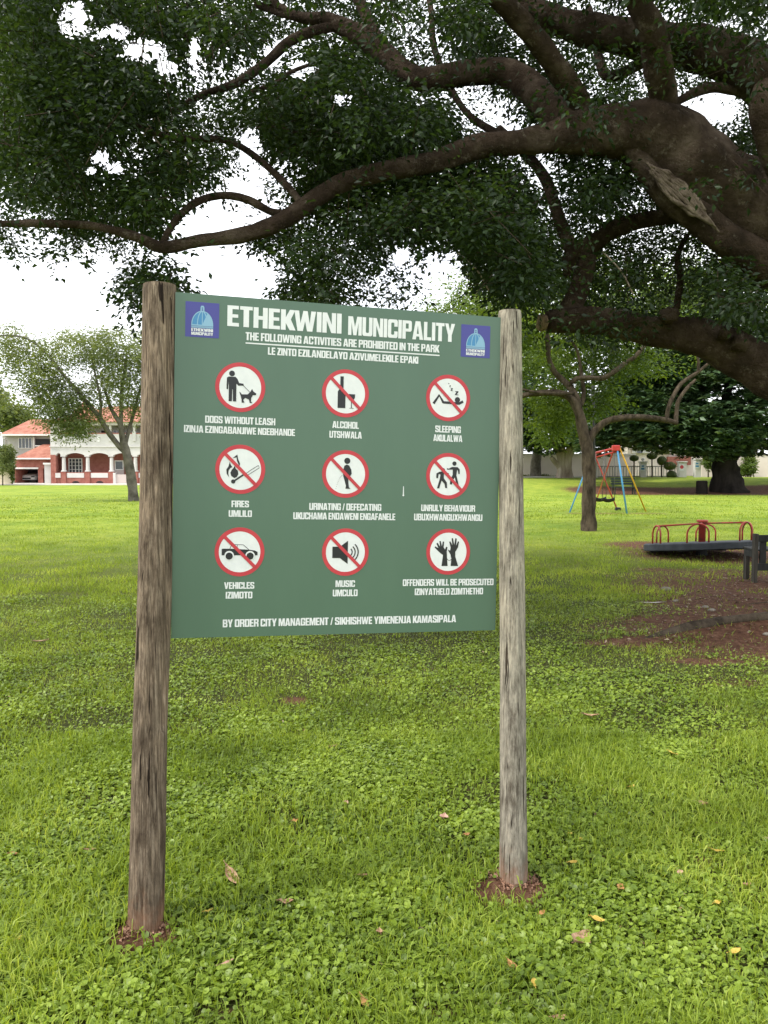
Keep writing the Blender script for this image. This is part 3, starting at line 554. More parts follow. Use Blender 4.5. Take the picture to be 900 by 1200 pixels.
def emblem(pA, pB, pC, pD, lab):
    q = [bpt(*p) for p in (pA, pB, pC, pD)]; u0 = (q[0][0]+q[3][0])/2; u1 = (q[1][0]+q[2][0])/2; v0 = (q[0][1]+q[1][1])/2; v1 = (q[2][1]+q[3][1])/2
    fn = lambda h: (lambda x, y: B3(u0+x*(u1-u0), v1+y*(v0-v1), h)); mb = MB()
    flat(mb, [rect(0, 0, 1, 1)], fn(.0006), 0)
    dome = lambda sx, sy=1: [(.5+.31*sx*math.cos(R(a)), .36+.38*sy*math.sin(R(a))) for a in range(0, 181, 10)]
    flat(mb, [dome(1)], fn(.0009), 1)
    flat(mb, [[(.5, .36), (.8, .36)]+[(.5+.3*math.cos(R(a)), .36+.37*math.sin(R(a))) for a in range(10, 61, 10)]], fn(.00105), 3)
    for sx in (1, .46): 
        flat(mb, [thick([(.5+.31*sx*math.cos(R(a)), .36+.38*math.sin(R(a))) for a in range(0, 181, 9)], .028)], fn(.0012+.0001*sx), 2)
    flat(mb, [rect(.488, .36, .512, .74)], fn(.0014), 2); flat(mb, [rect(.175, .325, .825, .36)], fn(.0014), 2); flat(mb, [rect(.175, .29, .825, .315)], fn(.0014), 3); flat(mb, [rect(.175, .265, .825, .285)], fn(.0014), 2)
    flat(mb, [[(.44, .74), (.56, .74), (.555, .86), (.53, .9), (.47, .9), (.445, .86)], rect(.48, .76, .52, .8)[::-1], rect(.48, .82, .52, .85)[::-1]], fn(.0014), 2)
    for s_, yb, hh in (("ETHEKWINI", .165, .085), ("MUNICIPALITY", .06, .085)):
        tot = sum(GL[c][0]+.05 for c in s_)-.05; x = 0
        for ch in s_:
            flat(mb, GL[ch][1], lambda p, q_, x=x: fn(.0014)(.18+(x+p)*.64/tot, yb+q_*hh), 4); x += GL[ch][0]+.05
    o = mb.build('emblem', [M['navy'], M['sky_blue'], M['ice'], M['ice'], M['white']], board); tag(o, lab)
emblem((217.2, 353), (256.8, 355.6), (256.8, 396.8), (217.2, 394.1), 'blue square with a ribbed dome, beside the start of the heading')
emblem((540.2, 379.9), (574.2, 382.3), (574.2, 419.8), (540.2, 418.2), 'blue square with a ribbed dome, at the far end of the heading')
# bird dropping streak and scuffs on the paint
mb = MB(); q = [(472.4, 570), (473.2, 570), (473.4, 580), (472, 580)]; flat(mb, [[bpt(*p) for p in q]], lambda u, v: B3(u, v, .0006)); q2 = bpt(472.6, 580.5); flat(mb, [[(q2[0]+x, q2[1]+y) for x, y in circ(0, 0, .0035, 10)]], lambda u, v: B3(u, v, .0008))
o = mb.build('dropping', M['white'], board)

# ------------------------------------------------------------------ great fig tree over the scene
fig = empty('fig_tree', (5.35, 8.0, 0), 'huge spreading fig tree whose thick brown limbs and dark canopy hang over the sign', 'tree')
def pw(px, py, w_, Y): p = P(px, py, Y); return (p, w_*.5/F*Y)
LIMBPTS = []; BRPTS = []
def limb(lst, name='limb', m='bark_fig', parent=None, seg=14, n=8, lump=.10, sd=None):
    c, r = spline([pw(*a) for a in lst], n); r = [q*(.93 if parent is None else 1) for q in r]; mb = MB(); (LIMBPTS if parent is None else BRPTS).extend(zip(c, r)); mb.tube(c, r, seg, lump=lump, seed=sd if sd is not None else random.random()*9)
    return mb.build(name, M[m], parent if parent is not None else fig, True)
tr = [(Vector((5.5, 8.1, -.4)), .85), (Vector((5.45, 8.1, .15)), .72), (Vector((5.35, 8.05, .8)), .58), (Vector((5.15, 8.0, 1.5)), .54), (Vector((4.95, 7.9, 2.15)), .52), (Vector((4.75, 7.8, 2.8)), .50), (P(960, 305, 7.6), .47)]
c, r = spline(tr, 9); mb = MB(); mb.tube(c, r, 28, lump=.09, seed=2); mb.build('trunk', M['bark_fig'], fig, True)
limb([(1010, 345, 118, 7.7), (960, 305, 112, 7.6), (900, 268, 108, 7.5), (850, 234, 104, 7.4), (806, 196, 100, 7.3), (765, 160, 86, 7.2), (722, 154, 60, 7.1), (680, 155, 52, 7.0), (640, 163, 34, 6.9), (600, 167, 28, 6.8), (560, 172, 29, 6.8), (505, 190, 25, 6.7), (450, 201, 23, 6.6), (405, 212, 22, 6.5), (365, 236, 21, 6.4), (325, 262, 21, 6.3), (285, 275, 19, 6.25), (235, 282, 15, 6.2), (192, 290, 15, 6.15), (160, 278, 12, 6.1), (110, 265, 9, 6.1), (50, 262, 10, 6), (0, 262, 8, 6), (-70, 255, 6, 5.9)], seg=26, n=9)
limb([(668, 150, 40, 7.05), (642, 125, 38, 7.2), (618, 100, 36, 7.4), (590, 84, 31, 7.5), (545, 86, 29, 7.6), (500, 93, 29, 7.7), (474, 84, 25, 7.8), (450, 62, 26, 7.9), (420, 42, 26, 8), (385, 24, 18, 8.1), (350, 20, 12, 8.2), (300, 5, 8, 8.4)])
limb([(690, 150, 24, 7.1), (682, 125, 25, 7.0), (664, 95, 28, 6.8), (637, 58, 26, 6.6), (605, 20, 25, 6.4), (570, -20, 24, 6.2), (520, -90, 20, 6.0)])
limb([(782, 170, 34, 7.2), (779, 130, 31, 7.1), (772, 80, 35, 6.9), (761, 30, 32, 6.7), (745, -5, 27, 6.6), (715, -90, 24, 6.3)])
limb([(560, -30, 22, 8.8), (605, 2, 26, 8.7), (650, 22, 31, 8.6), (700, 38, 39, 8.5), (775, 50, 46, 8.4), (835, 62, 52, 8.3), (900, 95, 62, 8.1), (960, 160, 76, 8.0), (1010, 250, 84, 8.0), (1030, 330, 90, 7.9)], seg=20)
limb([(740, 150, 10, 7.4), (792, 120, 9, 7.8), (830, 103, 13, 8), (862, 107, 10, 8.2), (900, 115, 8, 8.3)])
limb([(930, 235, 34, 6.9), (905, 175, 32, 6.7), (892, 130, 28, 6.6), (897, 98, 24, 6.6)])
limb([(806, 250, 22, 7.6), (760, 257, 19, 7.8), (722, 268, 21, 7.9), (690, 288, 22, 8), (668, 302, 18, 8), (664, 325, 8, 8)])
limb([(688, 300, 24, 8), (680, 335, 25, 8), (668, 362, 28, 8), (660, 376, 20, 8)])
limb([(672, 300, 17, 8.0), (655, 255, 15, 8.1), (640, 212, 14, 8.3), (618, 182, 12, 8.5), (585, 150, 8, 8.8)])
limb([(638, 378, 12, 7.9), (646, 377, 28, 7.9), (680, 375, 33, 7.9), (720, 379, 35, 7.9), (767, 388, 36, 7.9), (820, 396, 46, 7.9), (870, 418, 55, 7.9), (920, 448, 62, 7.9), (985, 495, 72, 7.95), (1040, 560, 80, 8)], seg=20)
limb([(793, 362, 9, 7.9), (797, 325, 8, 7.9), (794, 300, 7, 7.9), (806, 275, 5, 7.9)])
limb([(338, 250, 10, 6.35), (318, 248, 9, 6.4), (290, 234, 10, 6.5), (262, 229, 9, 6.5), (235, 235, 9, 6.4), (212, 251, 9, 6.3), (197, 272, 8, 6.2), (190, 288, 9, 6.15)])
limb([(352, 240, 9, 6.4), (340, 222, 9, 6.5), (300, 184, 8, 6.9), (262, 164, 8, 7.1), (205, 162, 8, 7.3), (160, 148, 7, 7.6), (100, 143, 6, 7.8), (40, 130, 5, 8)])
limb([(395, 30, 12, 8.1), (345, 45, 12, 7.9), (310, 75, 11, 7.8), (275, 98, 10, 7.7), (240, 110, 8, 7.6), (200, 130, 5, 7.6)])
limb([(292, 112, 12, 7.6), (300, 106, 5, 7.6), (325, 97, 7, 7.7), (340, 85, 5, 7.7), (365, 75, 4, 7.8)])
limb([(300, 150, 4, 7), (330, 150, 5, 7), (345, 155, 4, 7), (380, 160, 3, 7)])
limb([(600, 165, 10, 7.5), (545, 130, 8, 8), (510, 60, 8, 8.4), (505, 10, 7, 8.6), (490, -60, 7, 8.8)])
limb([(775, 60, 14, 8.4), (715, 90, 12, 8.8), (700, 60, 10, 9), (690, 10, 9, 9.2)])
# branch stubs above the frame
limb([(450, 62, 14, 7.9), (400, -40, 14, 8.2), (330, -160, 12, 8.5)]); limb([(350, 20, 8, 8.2), (250, -30, 9, 8.4), (120, -60, 8, 8.6), (20, -90, 6, 8.8)])
# torn bark and callus ridge on the main limb
mb = MB()
for k in range(20):
    t = k/19; off = (t-.5)*30; o0 = random.uniform(0, .25); o1 = random.uniform(.7, 1)
    pts = []
    for j in range(9):
        s_ = o0+(o1-o0)*j/8; px = 757+s_*88+off*.55*math.sin(math.pi*min(1, s_*1.15))+random.uniform(-1.6, 1.6); py = 190+s_*82-off*.5*math.sin(math.pi*min(1, s_*1.15))+random.uniform(-1.6, 1.6)
        d = ((px-(757+s_*88))*.68-(py-(190+s_*82))*.73); Yc = 7.33-math.sqrt(max(.43**2-(d/F*7.3+.05)**2, .01))*.93
        pts.append((P(px, py, Yc+random.uniform(-.012, .012)), random.uniform(.008, .024)*(1-.9*abs(s_-.5))))
    c, r = spline(pts, 3); mb.tube(c, r, 5, lump=.25, seed=k)
mb.build('bark_scar', M['bark_scar'], fig, True)
mb = MB(); c, r = spline([pw(735, 170, 14, 7.05), pw(757, 200, 26, 7.1), pw(782, 226, 32, 7.1), pw(815, 252, 34, 7.12), pw(850, 280, 36, 7.15), pw(890, 303, 38, 7.2), pw(940, 335, 40, 7.3)], 6); mb.tube(c, r, 16, lump=.10); mb.build('callus_ridge', M['bark_fig'], fig, True)
mb = MB(); p = P(636, 379, 7.85); mb.tube([p+Vector((.0, -.02, 0)), p+Vector((-.03, -.03, 0))], [.10, .085], 9, lump=.3); mb.build('broken_end', M['stub'], fig, True)
for px, py, rr in ((745, 374, .07), (783, 370, .10), (850, 392, .08), (868, 402, .10), (852, 212, .08), (712, 380, .05)):
    mb = MB(); p = P(px, py, 7.62); mb.ball(p, (rr, rr*.9, rr*.8), lump=.22, seg=10, rings=7); mb.build('bark_knot', M['bark_fig'], fig, True)
# hanging thin twigs
for pts in ([(160, -10), (168, 15), (169, 45), (166, 70), (170, 92), (178, 120), (190, 148), (208, 161)], [(168, 8), (182, 12), (186, 20)], [(166, 90), (155, 112), (152, 130)], [(182, 138), (172, 152), (163, 168)], [(180, 160), (190, 172), (200, 180)], [(220, 190), (223, 205), (222, 215)], [(262, 210), (264, 222), (263, 228)], [(535, 295), (560, 318), (575, 345)], [(706, 295), (728, 318), (742, 345)]):
    c, r = spline([(P(a, b, 6.6), .007) for a, b in pts], 4); mb = MB(); mb.tube(c, r, 5); mb.build('twig', M['twine'], fig, True)
# surface roots
for pts in ([(5.0, 7.6, .05), (4.1, 7.45, .10), (3.2, 7.25, .10), (2.5, 7.0, .07), (2.1, 6.75, .0), (1.85, 6.6, -.06)], [(5.0, 8.3, .05), (4.2, 8.5, .05), (3.6, 8.35, .02), (3.1, 8.3, -.05)], [(5.1, 7.3, .08), (4.3, 6.7, .05), (3.6, 6.5, .0), (3.2, 6.45, -.06)]):
    n_ = len(pts); c, r = spline([(Vector((x, y, float(height(x, y))+z-.095)), .055*(1-i/n_)+.015) for i, (x, y, z) in enumerate(pts)], 7); mb = MB(); mb.tube(c, r, 10, lump=.35); mb.build('root', M['bark_mid'], fig, True)
# canopy density seen against the sky, rows of 25 px from y=-100
CAN = ["333333333333333333333333333333333333", "333333333333333333333333333333333333", "333333333333333333333333333333333333", "332133333333333333333333333333333333",
"332013333333333333333333333332222222", "333012333133333333333333333333333332", "333311013122113333333333333333333333", "333333302122311333333333333333333333",
"333333333333333313333333333333331122", "333333333333333333333333333333322013", "333332233331333333333333333333333333", "333300133331222333333333333333333333",
"333322223200223333333333333333333333", "333332331100133333333333333333333333", "333333320001233333333333333333333333", "212221100001333333322333333333333333",
"010101220000023332110123333333333333", "000000332000013331210012333333333333", "000000110000012320100001233333333333", "000000000000000000000000023333333333"]
cents = []; sizes = []
for rI, row in enumerate(CAN):
    for cI, ch in enumerate(row):
        d = int(ch); n_ = [0, 2, 6, 17][d] + (1 if d == 0 and random.random() < .02 else 0)
        if rI < 4: n_ = 9
        for _ in range(n_):
            y_ = random.choice([random.uniform(5.6, 8.5), random.uniform(6.5, 13)]) if d > 1 else random.uniform(5.8, 8)
            cents.append(P(cI*25+random.uniform(0, 25), -100+rI*25+random.uniform(0, 25), y_))
# canopy beyond the frame: above, right and left
for _ in range(4200):
    px = random.uniform(-450, 1700); py = random.uniform(-900, 330)
    if 0 < px < 900 and py > -100: continue
    if px < 0 and py > 270+px*.2: continue
    y_ = random.uniform(5.8, 12.5); p = P(px, py, y_)
    if p.z > 10.5 or (p-Vector((5, 8, p.z))).length > 10.5: continue
    cents.append(p)
for _ in range(900):
    a = random.uniform(0, 6.28); q = math.sqrt(random.random())*8; cents.append(Vector((6.5+q*math.cos(a), 9+q*math.sin(a), random.uniform(5.5, 9.5)-q*.25)))
cents = np.array([tuple(c) for c in cents])
GAPS = [(85, 22, 20, 24), (135, 37, 24, 12), (168, 60, 30, 16), (195, 80, 14, 12), (228, 65, 8, 25), (322, 62, 14, 14), (355, 82, 22, 12), (403, 118, 14, 8), (293, 175, 14, 28), (117, 184, 13, 10), (134, 197, 11, 9), (106, 200, 7, 6), (255, 260, 48, 13), (222, 266, 30, 10), (290, 222, 20, 16), (302, 203, 16, 14), (275, 322, 62, 30), (60, 345, 62, 42), (0, 345, 40, 48), (122, 318, 14, 22), (832, 130, 40, 16), (845, 113, 20, 10), (520, 322, 24, 28), (470, 300, 12, 14)]
def open_gaps(v):
    """the holes where the sky shows between the boughs"""
    q = v.reshape(-1, 4, 3); s_ = scr(q.mean(1)); keep = np.ones(len(q), bool); wob = .35+1.1*fbm(s_[:, 0]/11, s_[:, 1]/11, 77)+.28*rng.normal(size=len(q))
    for gx, gy, ga, gb_ in GAPS: keep &= ~((((s_[:, 0]-gx)/ga)**2+((s_[:, 1]-gy)/gb_)**2 < wob) & (s_[:, 2] > 0) & (rng.random(len(q)) < .97))
    q = q[keep]; i_ = np.arange(len(q))[:, None]*4; return q.reshape(-1, 3), np.concatenate([i_+np.array([[0, 2, 1]]), i_+np.array([[0, 3, 2]])], 1).reshape(-1, 3)
def n3(p, s_, k): return (vn(p[:, 0]*s_+p[:, 2]*s_*.7, p[:, 1]*s_-p[:, 2]*s_*.4, k)+vn(p[:, 2]*s_*1.1+5, p[:, 0]*s_*.8-p[:, 1]*s_*.5, k+1))*.5
cents = cents[n3(cents, 1.5, 40) > .40]
cents = np.concatenate([cents, cents[rng.random(len(cents)) < .45]+rng.normal(size=(1, 3))*0])
cents += rng.normal(size=cents.shape)*.05
# the leaves grow above and behind the bare undersides of the limbs
def scr(p): d = p-np.array(EYE); zc_ = d[..., 1]*cp-d[..., 2]*sp; return np.stack([450+F*d[..., 0]/zc_, 600-F*(d[..., 2]*cp+d[..., 1]*sp)/zc_, zc_], -1)
LP = np.array([tuple(p) for p, q in LIMBPTS]); LR = np.array([q for p, q in LIMBPTS]); big = LR > .028; LS = scr(LP[big]); LRp = LR[big]/LS[:, 2]*F; CS = scr(cents); ok = np.ones(len(cents), bool)
for i0 in range(0, len(cents), 500):
    dd = np.hypot(CS[i0:i0+500, None, 0]-LS[None, :, 0], CS[i0:i0+500, None, 1]-LS[None, :, 1]); hid = (dd < LRp[None]+24) & (CS[i0:i0+500, None, 2] < LS[None, :, 2]+.25); ok[i0:i0+500] = ~hid.any(1)
cents = cents[ok | ((rng.random(len(cents)) < .04) & (CS[:, 1] > -50))]
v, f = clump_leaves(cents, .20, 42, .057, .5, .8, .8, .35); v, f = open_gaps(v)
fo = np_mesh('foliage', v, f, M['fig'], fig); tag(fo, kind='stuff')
# short twigs in the clumps
m = len(cents); q = rng.choice(m, 2600, False); A = norm(rng.normal(size=(2600, 3))+np.array([[0, 0, -.2]])); B = norm(np.cross(A, rng.normal(size=(2600, 3)))); Cc = np.cross(A, B); c0 = cents[q]
rad = .0045; v = np.concatenate([np.stack([c0+s_*A*.22+rad*(1 if s_ < 0 else .5)*(B*math.cos(t)+Cc*math.sin(t)) for t in (0, 2.1, 4.2)], 1) for s_ in (-1, 1)], 1).reshape(-1, 3)
i = np.arange(2600)[:, None]*6; f = np.concatenate([i+np.array([[0, 1, 4, 3]]), i+np.array([[1, 2, 5, 4]]), i+np.array([[2, 0, 3, 5]])], 1).reshape(-1, 4)
tag(np_mesh('twigs', v, f, M['bark_fig'], fig), kind='stuff')

# ------------------------------------------------------------------ other trees
def crown(parent, blobs, m, L, k, per, rad, up=.8, asp=.45, flat=.7, droop=.3, name='crown', clear=None, gaps=.42):
    """blobs: px, py, rx, ry (px), Y, depth radius (m), share"""
    cs = []
    for px, py, rx, ry, Y_, rd, sh in blobs:
        for _ in range(int(per*sh)):
            d = Vector([random.gauss(0, 1) for _ in range(3)]).normalized()*(random.random()**.42)
            cs.append(P(px+d.x*rx, py-d.z*ry, Y_+d.y*rd))
    cs = np.array([tuple(c) for c in cs])
    if clear:                                                       # the crown leaves the forking branches in view
        B_ = scr(np.array([tuple(p) for p, q in BRPTS])); S_ = scr(cs); bad = ((np.hypot(S_[:, None, 0]-B_[None, :, 0], S_[:, None, 1]-B_[None, :, 1]) < 13) & (S_[:, None, 2] < B_[None, :, 2]+.3)).any(1); cs = cs[~bad]
    if len(cs) > 200: cs = cs[n3(cs, .45/rad, 60) > gaps]
    v, f = clump_leaves(cs, rad, k, L, asp, flat, up, droop)
    o = np_mesh(name, v, f, M[m], parent); o['kind'] = 'stuff'; return o
def base(px, py): p = G(px, py); return (p.x, p.y, p.z)
# slim tree beside the swing
g = G(690, 622); Ym = g.y; mt = empty('park_tree', (g.x, g.y, g.z), 'slim brown tree with forking low branches in front of the coloured swing frame', 'tree')
def L_(lst, nm='branch', m='bark_mid', par=None, Y_=None, seg=9, n=6, lump=.14): return limb([(a, b, w_, (Y_ or Ym)+dz) for a, b, w_, dz in lst], nm, m, par or mt, seg, n, lump)
L_([(690, 632, 24, 0), (690, 620, 19, 0), (690, 600, 16, 0), (690, 560, 15.5, 0), (688, 525, 14.5, 0), (684, 508, 13, 0), (677, 480, 11, 0), (668, 466, 9, 0), (655, 461, 8, 0), (638, 460, 7, 0), (615, 463, 6, 0), (590, 470, 5, .2)], 'trunk', seg=18, n=7)
L_([(689, 532, 11, 0), (691, 515, 10, 0), (702, 500, 8.5, 0), (716, 492, 8, 0), (740, 489, 7.5, -.1), (765, 490, 7, -.1), (783, 493, 6.5, -.1), (794, 496, 5, -.1)])
L_([(792, 497, 5.5, -.1), (793, 483, 5, 0), (795, 470, 4.5, 0), (805, 455, 4, .1), (815, 445, 3, .2)])
L_([(781, 492, 5, 0), (784, 476, 5, 0), (790, 462, 5, .1), (800, 448, 4.5, .2), (818, 436, 4, .3), (838, 419, 3, .4)]); L_([(818, 437, 3.5, .3), (818, 420, 3, .3), (808, 405, 2.5, .3)])
L_([(680, 492, 9, 0), (677, 470, 8, 0), (671, 458, 8, .1), (660, 446, 7, .2), (650, 436, 7, .2), (643, 420, 6, .2), (642, 400, 6, .2), (638, 380, 5, .3)])
L_([(681, 475, 6, .1), (684, 460, 5, .1), (680, 430, 4, .2), (676, 410, 3, .2), (663, 390, 2.5, .3)])
L_([(666, 452, 5, .1), (676, 444, 6, 0), (690, 443, 6, -.1), (706, 443, 6, -.1), (718, 437, 6, -.2), (732, 426, 5.5, -.2), (744, 418, 5, -.3), (758, 402, 4, -.3)])
L_([(672, 461, 4, 0), (650, 461, 4, -.3), (630, 460, 3.5, -.5), (610, 456, 3, -.6), (585, 450, 2.5, -.6)])
crown(mt, [(650, 385, 60, 26, Ym, 2.4, .9), (720, 385, 60, 26, Ym+.5, 2.4, .9), (790, 392, 50, 24, Ym+.3, 2.2, .7), (645, 485, 34, 36, Ym+1.6, 1.2, 1.0), (690, 425, 60, 28, Ym+2.2, 1.0, .9), (760, 425, 50, 20, Ym+1.6, 1.2, .45), (700, 470, 36, 20, Ym+2.4, .8, .3), (600, 400, 40, 50, Ym, 2.2, .8), (820, 412, 30, 14, Ym, 1.5, .3), (560, 380, 50, 40, Ym+1, 2.2, .7)], 'mid', .12, 20, 250, .36, asp=.42, clear=Ym+.4)
# dark straight pole behind it
g = G(695, 606); pl = MB(); pl.tube([Vector((g.x, g.y, -.3)), P(695, 372, g.y)], [.075, .06], 12); pl.tube([P(695.2, 460.5, g.y), P(695.2, 459, g.y)], [.075, .075], 12, 1)
o = pl.build('pole', [M['iron'], M['chain']], None, True); tag(o, 'thin straight dark pole rising behind the forked slim tree', 'pole')
# grey tree on the left lawn
g = G(156, 587); Yl = g.y; lt = empty('lawn_tree', (g.x, g.y, g.z), 'leaning grey-barked tree with loose grey-green leaves on the open lawn before the brick house', 'tree')
LL = lambda lst, nm='branch', **k: L_(lst, nm, 'bark_grey', lt, Yl, **k)
LL([(157, 592, 15, 0), (156.5, 586, 12, 0), (155, 570, 11, 0), (152.5, 550, 11, 0), (149, 535, 10, 0), (145.5, 522, 9, 0), (143.5, 512, 7, 0), (141, 497, 6, 0), (136, 489, 5, 0), (130, 478, 4, .2), (122, 455, 3, .4)], 'trunk', seg=14)
LL([(145, 528, 7, 0), (138, 521, 6.5, 0), (127, 507, 6, -.2), (117, 490, 5.5, -.4), (107, 478, 5, -.6), (92, 460, 4.5, -.8), (75, 440, 4, -1), (55, 415, 3, -1.2), (30, 396, 2.2, -1.4), (0, 393, 1.6, -1.5)])
LL([(142, 502, 5, 0), (142, 485, 4.5, 0), (143, 455, 3.5, .1), (148, 420, 2.5, .2)]); LL([(147, 520, 5, 0), (150, 508, 4.5, .2), (155, 490, 4, .5), (163, 460, 3, .8), (172, 430, 2, 1)]); LL([(117, 490, 4, -.4), (118, 470, 3, -.4), (112, 440, 2.4, -.2), (105, 410, 1.8, 0)])
crown(lt, [(45, 430, 44, 36, Yl-1, 2, 1.3), (66, 470, 40, 30, Yl-1, 1.6, 1.3), (95, 410, 45, 28, Yl, 2.2, 1.1), (140, 420, 42, 40, Yl, 2.4, 1.3), (175, 430, 32, 48, Yl+1, 2, 1.1), (125, 460, 42, 32, Yl, 2, 1.1), (85, 497, 30, 22, Yl-1, 1.2, .75), (165, 480, 30, 22, Yl+1, 1.4, .5), (10, 405, 30, 26, Yl-1.4, 1.4, .5), (-30, 430, 30, 40, Yl-1, 1.6, .5), (215, 440, 40, 50, Yl+1, 1.8, .6)], 'pale', .14, 21, 210, .42, asp=.4, gaps=.30)
# big dark evergreen with thick trunk
YD = 48.5
g = Vector((P(851, 568, YD).x, YD, float(height(P(851, 568, YD).x, YD)))); dt = empty('evergreen_tree', tuple(g), 'massive dark evergreen with glossy leaves and a very thick dark trunk', 'tree')
limb([(853, 580, 48, YD), (851, 566, 36, YD), (850, 552, 30, YD), (850, 540, 28, YD), (850, 524, 28, YD), (848, 505, 27, YD), (845, 470, 22, YD)], 'trunk', 'bark_dark', dt, 18, 6, .16)
for a in ([(855, 535, 16, YD), (872, 522, 14, YD), (895, 505, 11, YD), (930, 480, 8, YD)], [(845, 520, 14, YD), (820, 500, 12, YD-1), (790, 480, 9, YD-2)], [(847, 510, 14, YD), (850, 470, 10, YD), (860, 430, 7, YD)]): limb(a, 'branch', 'bark_dark', dt)
def rosettes(parent, blobs, per, L, k, m='dark'):
    cs = []
    for px, py, rx, ry, Y_, rd, sh in blobs:
        for _ in range(int(per*sh)):
            d = Vector([random.gauss(0, 1) for _ in range(3)]).normalized()*(.62+.38*random.random()); cs.append(P(px+d.x*rx, py-d.z*ry, Y_+d.y*rd))
    cs = np.array([tuple(c) for c in cs]); mm = len(cs); a = rng.uniform(0, 2*math.pi, (mm, k)); el = rng.uniform(-.5, .9, (mm, k))
    A = np.stack([np.cos(a)*np.cos(el), np.sin(a)*np.cos(el), np.sin(el)*.6-.15], -1).reshape(-1, 3)
    C = np.repeat(cs, k, 0)+A*L*.55; Nn = np.tile([[0, 0, 1.]], (mm*k, 1))+rng.normal(size=(mm*k, 3))*.3; l = L*rng.uniform(.7, 1.2, mm*k)
    v, f = leaf_geo(C, A, norm(Nn), l, l*.42, .06); o = np_mesh('crown', v, f, M[m], parent); o['kind'] = 'stuff'; return o
rosettes(dt, [(850, 450, 95, 50, YD+1, 5, 1.5), (800, 500, 68, 36, YD-1, 4, 1.3), (770, 480, 50, 40, YD, 4, 1.0), (900, 490, 70, 46, YD, 5, 1.2), (840, 505, 60, 36, YD-3, 2.5, 1.0), (735, 500, 42, 30, YD+1, 3, .7), (700, 510, 36, 26, YD+2, 3, .45), (780, 440, 60, 34, YD+1, 4, 1.0), (740, 460, 40, 30, YD+1, 3, .6), (810, 430, 60, 40, YD+1, 4, .9), (960, 470, 70, 70, YD, 5, 1), (900, 420, 70, 40, YD, 5, .8), (850, 390, 70, 34, YD+2, 5, .7)], 430, .50, 12)
# fig with pale fluted trunk by the wall
YP = 57.0
g = Vector((P(661, 561, YP).x, YP, float(height(P(661, 561, YP).x, YP)))); pt = empty('pale_trunk_tree', tuple(g), 'broad dark-crowned tree with a pale fluted trunk before the long pinkish wall', 'tree')
for k, (dx, w_) in enumerate(((-6, 7), (-1.5, 8), (4, 8), (8, 6))):
    limb([(661+dx*1.5, 568, w_*1.5, YP), (661+dx, 558, w_, YP+.15*k), (661+dx*.8, 545, w_*.9, YP), (661+dx*1.0, 532, w_, YP), (661+dx*2.6, 515, w_*.7, YP)], 'trunk_stem', 'bark_pale', pt, 10, 5)
limb([(655, 548, 5, YP), (650, 541, 6, YP-.4), (646, 536, 5, YP-.6)], 'branch_stub', 'bark_pale', pt)
rosettes(pt, [(640, 500, 52, 34, YP, 4, 1.6), (690, 495, 50, 36, YP, 4, 1.3), (600, 500, 40, 36, YP, 4, .8), (650, 470, 70, 40, YP+1, 4, 1), (730, 490, 40, 36, YP+1, 4, .8)], 460, .42, 11)
# background trees
def bigtree(label, px, py, Y_, tw, blobs, m, L, per, k=18, rad=.9, nm='background_tree', asp=.5, bark='bark_grey'):
    x = P(px, py, Y_).x; z = float(height(x, Y_)); t = empty(nm, (x, Y_, z), label, 'tree')
    top = min(b[1] for b in blobs)+20; mb = MB(); c, r = spline([(Vector((x, Y_, z-.4)), tw*1.3), (Vector((x, Y_, z+1.2)), tw), (P(px+4, (py+top)/2, Y_), tw*.7), (P(px-3, top, Y_), tw*.25)], 5); mb.tube(c, r, 10, lump=.12); mb.build('trunk', M[bark], t, True)
    for b in blobs[:5]:
        c, r = spline([(P(px, (py*.6+b[1]*.4), Y_), tw*.5), (P((px+b[0])/2, b[1]+b[3]*.4, Y_), tw*.3), (P(b[0], b[1], b[4]), tw*.1)], 4); mb = MB(); mb.tube(c, r, 7); mb.build('branch', M[bark], t, True)
    crown(t, blobs, m, L, k, per, rad, asp=asp); return t
bigtree('light green airy tree showing above the top right corner of the sign', 560, 560, 27, .2, [(560, 335, 46, 26, 27, 2.6, .5), (600, 350, 50, 40, 27, 3, .8), (520, 365, 40, 18, 27, 2.2, .4), (620, 300, 40, 40, 27, 3, .6), (585, 290, 30, 20, 27, 2, .25), (560, 380, 60, 30, 27, 2.5, .6)], 'light', .13, 200, 15, .42)
bigtree('tall mid-green tree filling the gap over the far wall, right of the pale fluted trunk', 720, 558, 68, .5, [(720, 400, 90, 70, 68, 6, 1.2), (640, 380, 70, 60, 68, 6, .8), (790, 380, 80, 70, 68, 6, .9), (700, 330, 80, 50, 68, 6, .7)], 'light', .5, 300, 16, 1.5)
bigtree('tall light tree behind the massive dark evergreen at the edge of the view', 880, 556, 72, .5, [(870, 360, 80, 70, 72, 6, 1.6), (940, 400, 80, 90, 72, 6, 1.2), (820, 330, 60, 50, 72, 6, .8), (900, 300, 70, 50, 72, 6, .7)], 'light', .5, 260, 16, 1.5)
bigtree('round bushy green tree rising behind the left roof of the brick house', 22, 566, 98, .4, [(18, 492, 18, 18, 98, 5, 1.2), (-8, 480, 22, 26, 98, 5, 1), (38, 505, 14, 10, 98, 4, .5)], 'pale', .5, 220, 16, 1.2)
bigtree('dark tall tree at the far left edge behind the house', -8, 566, 90, .4, [(-5, 465, 16, 20, 90, 4, 1), (-28, 440, 30, 40, 90, 5, 1)], 'pale', .5, 220, 16, 1.2)
bigtree('leafy bright tree between the sign and the slim forked tree', 628, 560, 62, .4, [(625, 440, 45, 50, 62, 5, 1.0), (580, 470, 60, 60, 62, 5, .9)], 'light', .42, 260, 16, 1.3)

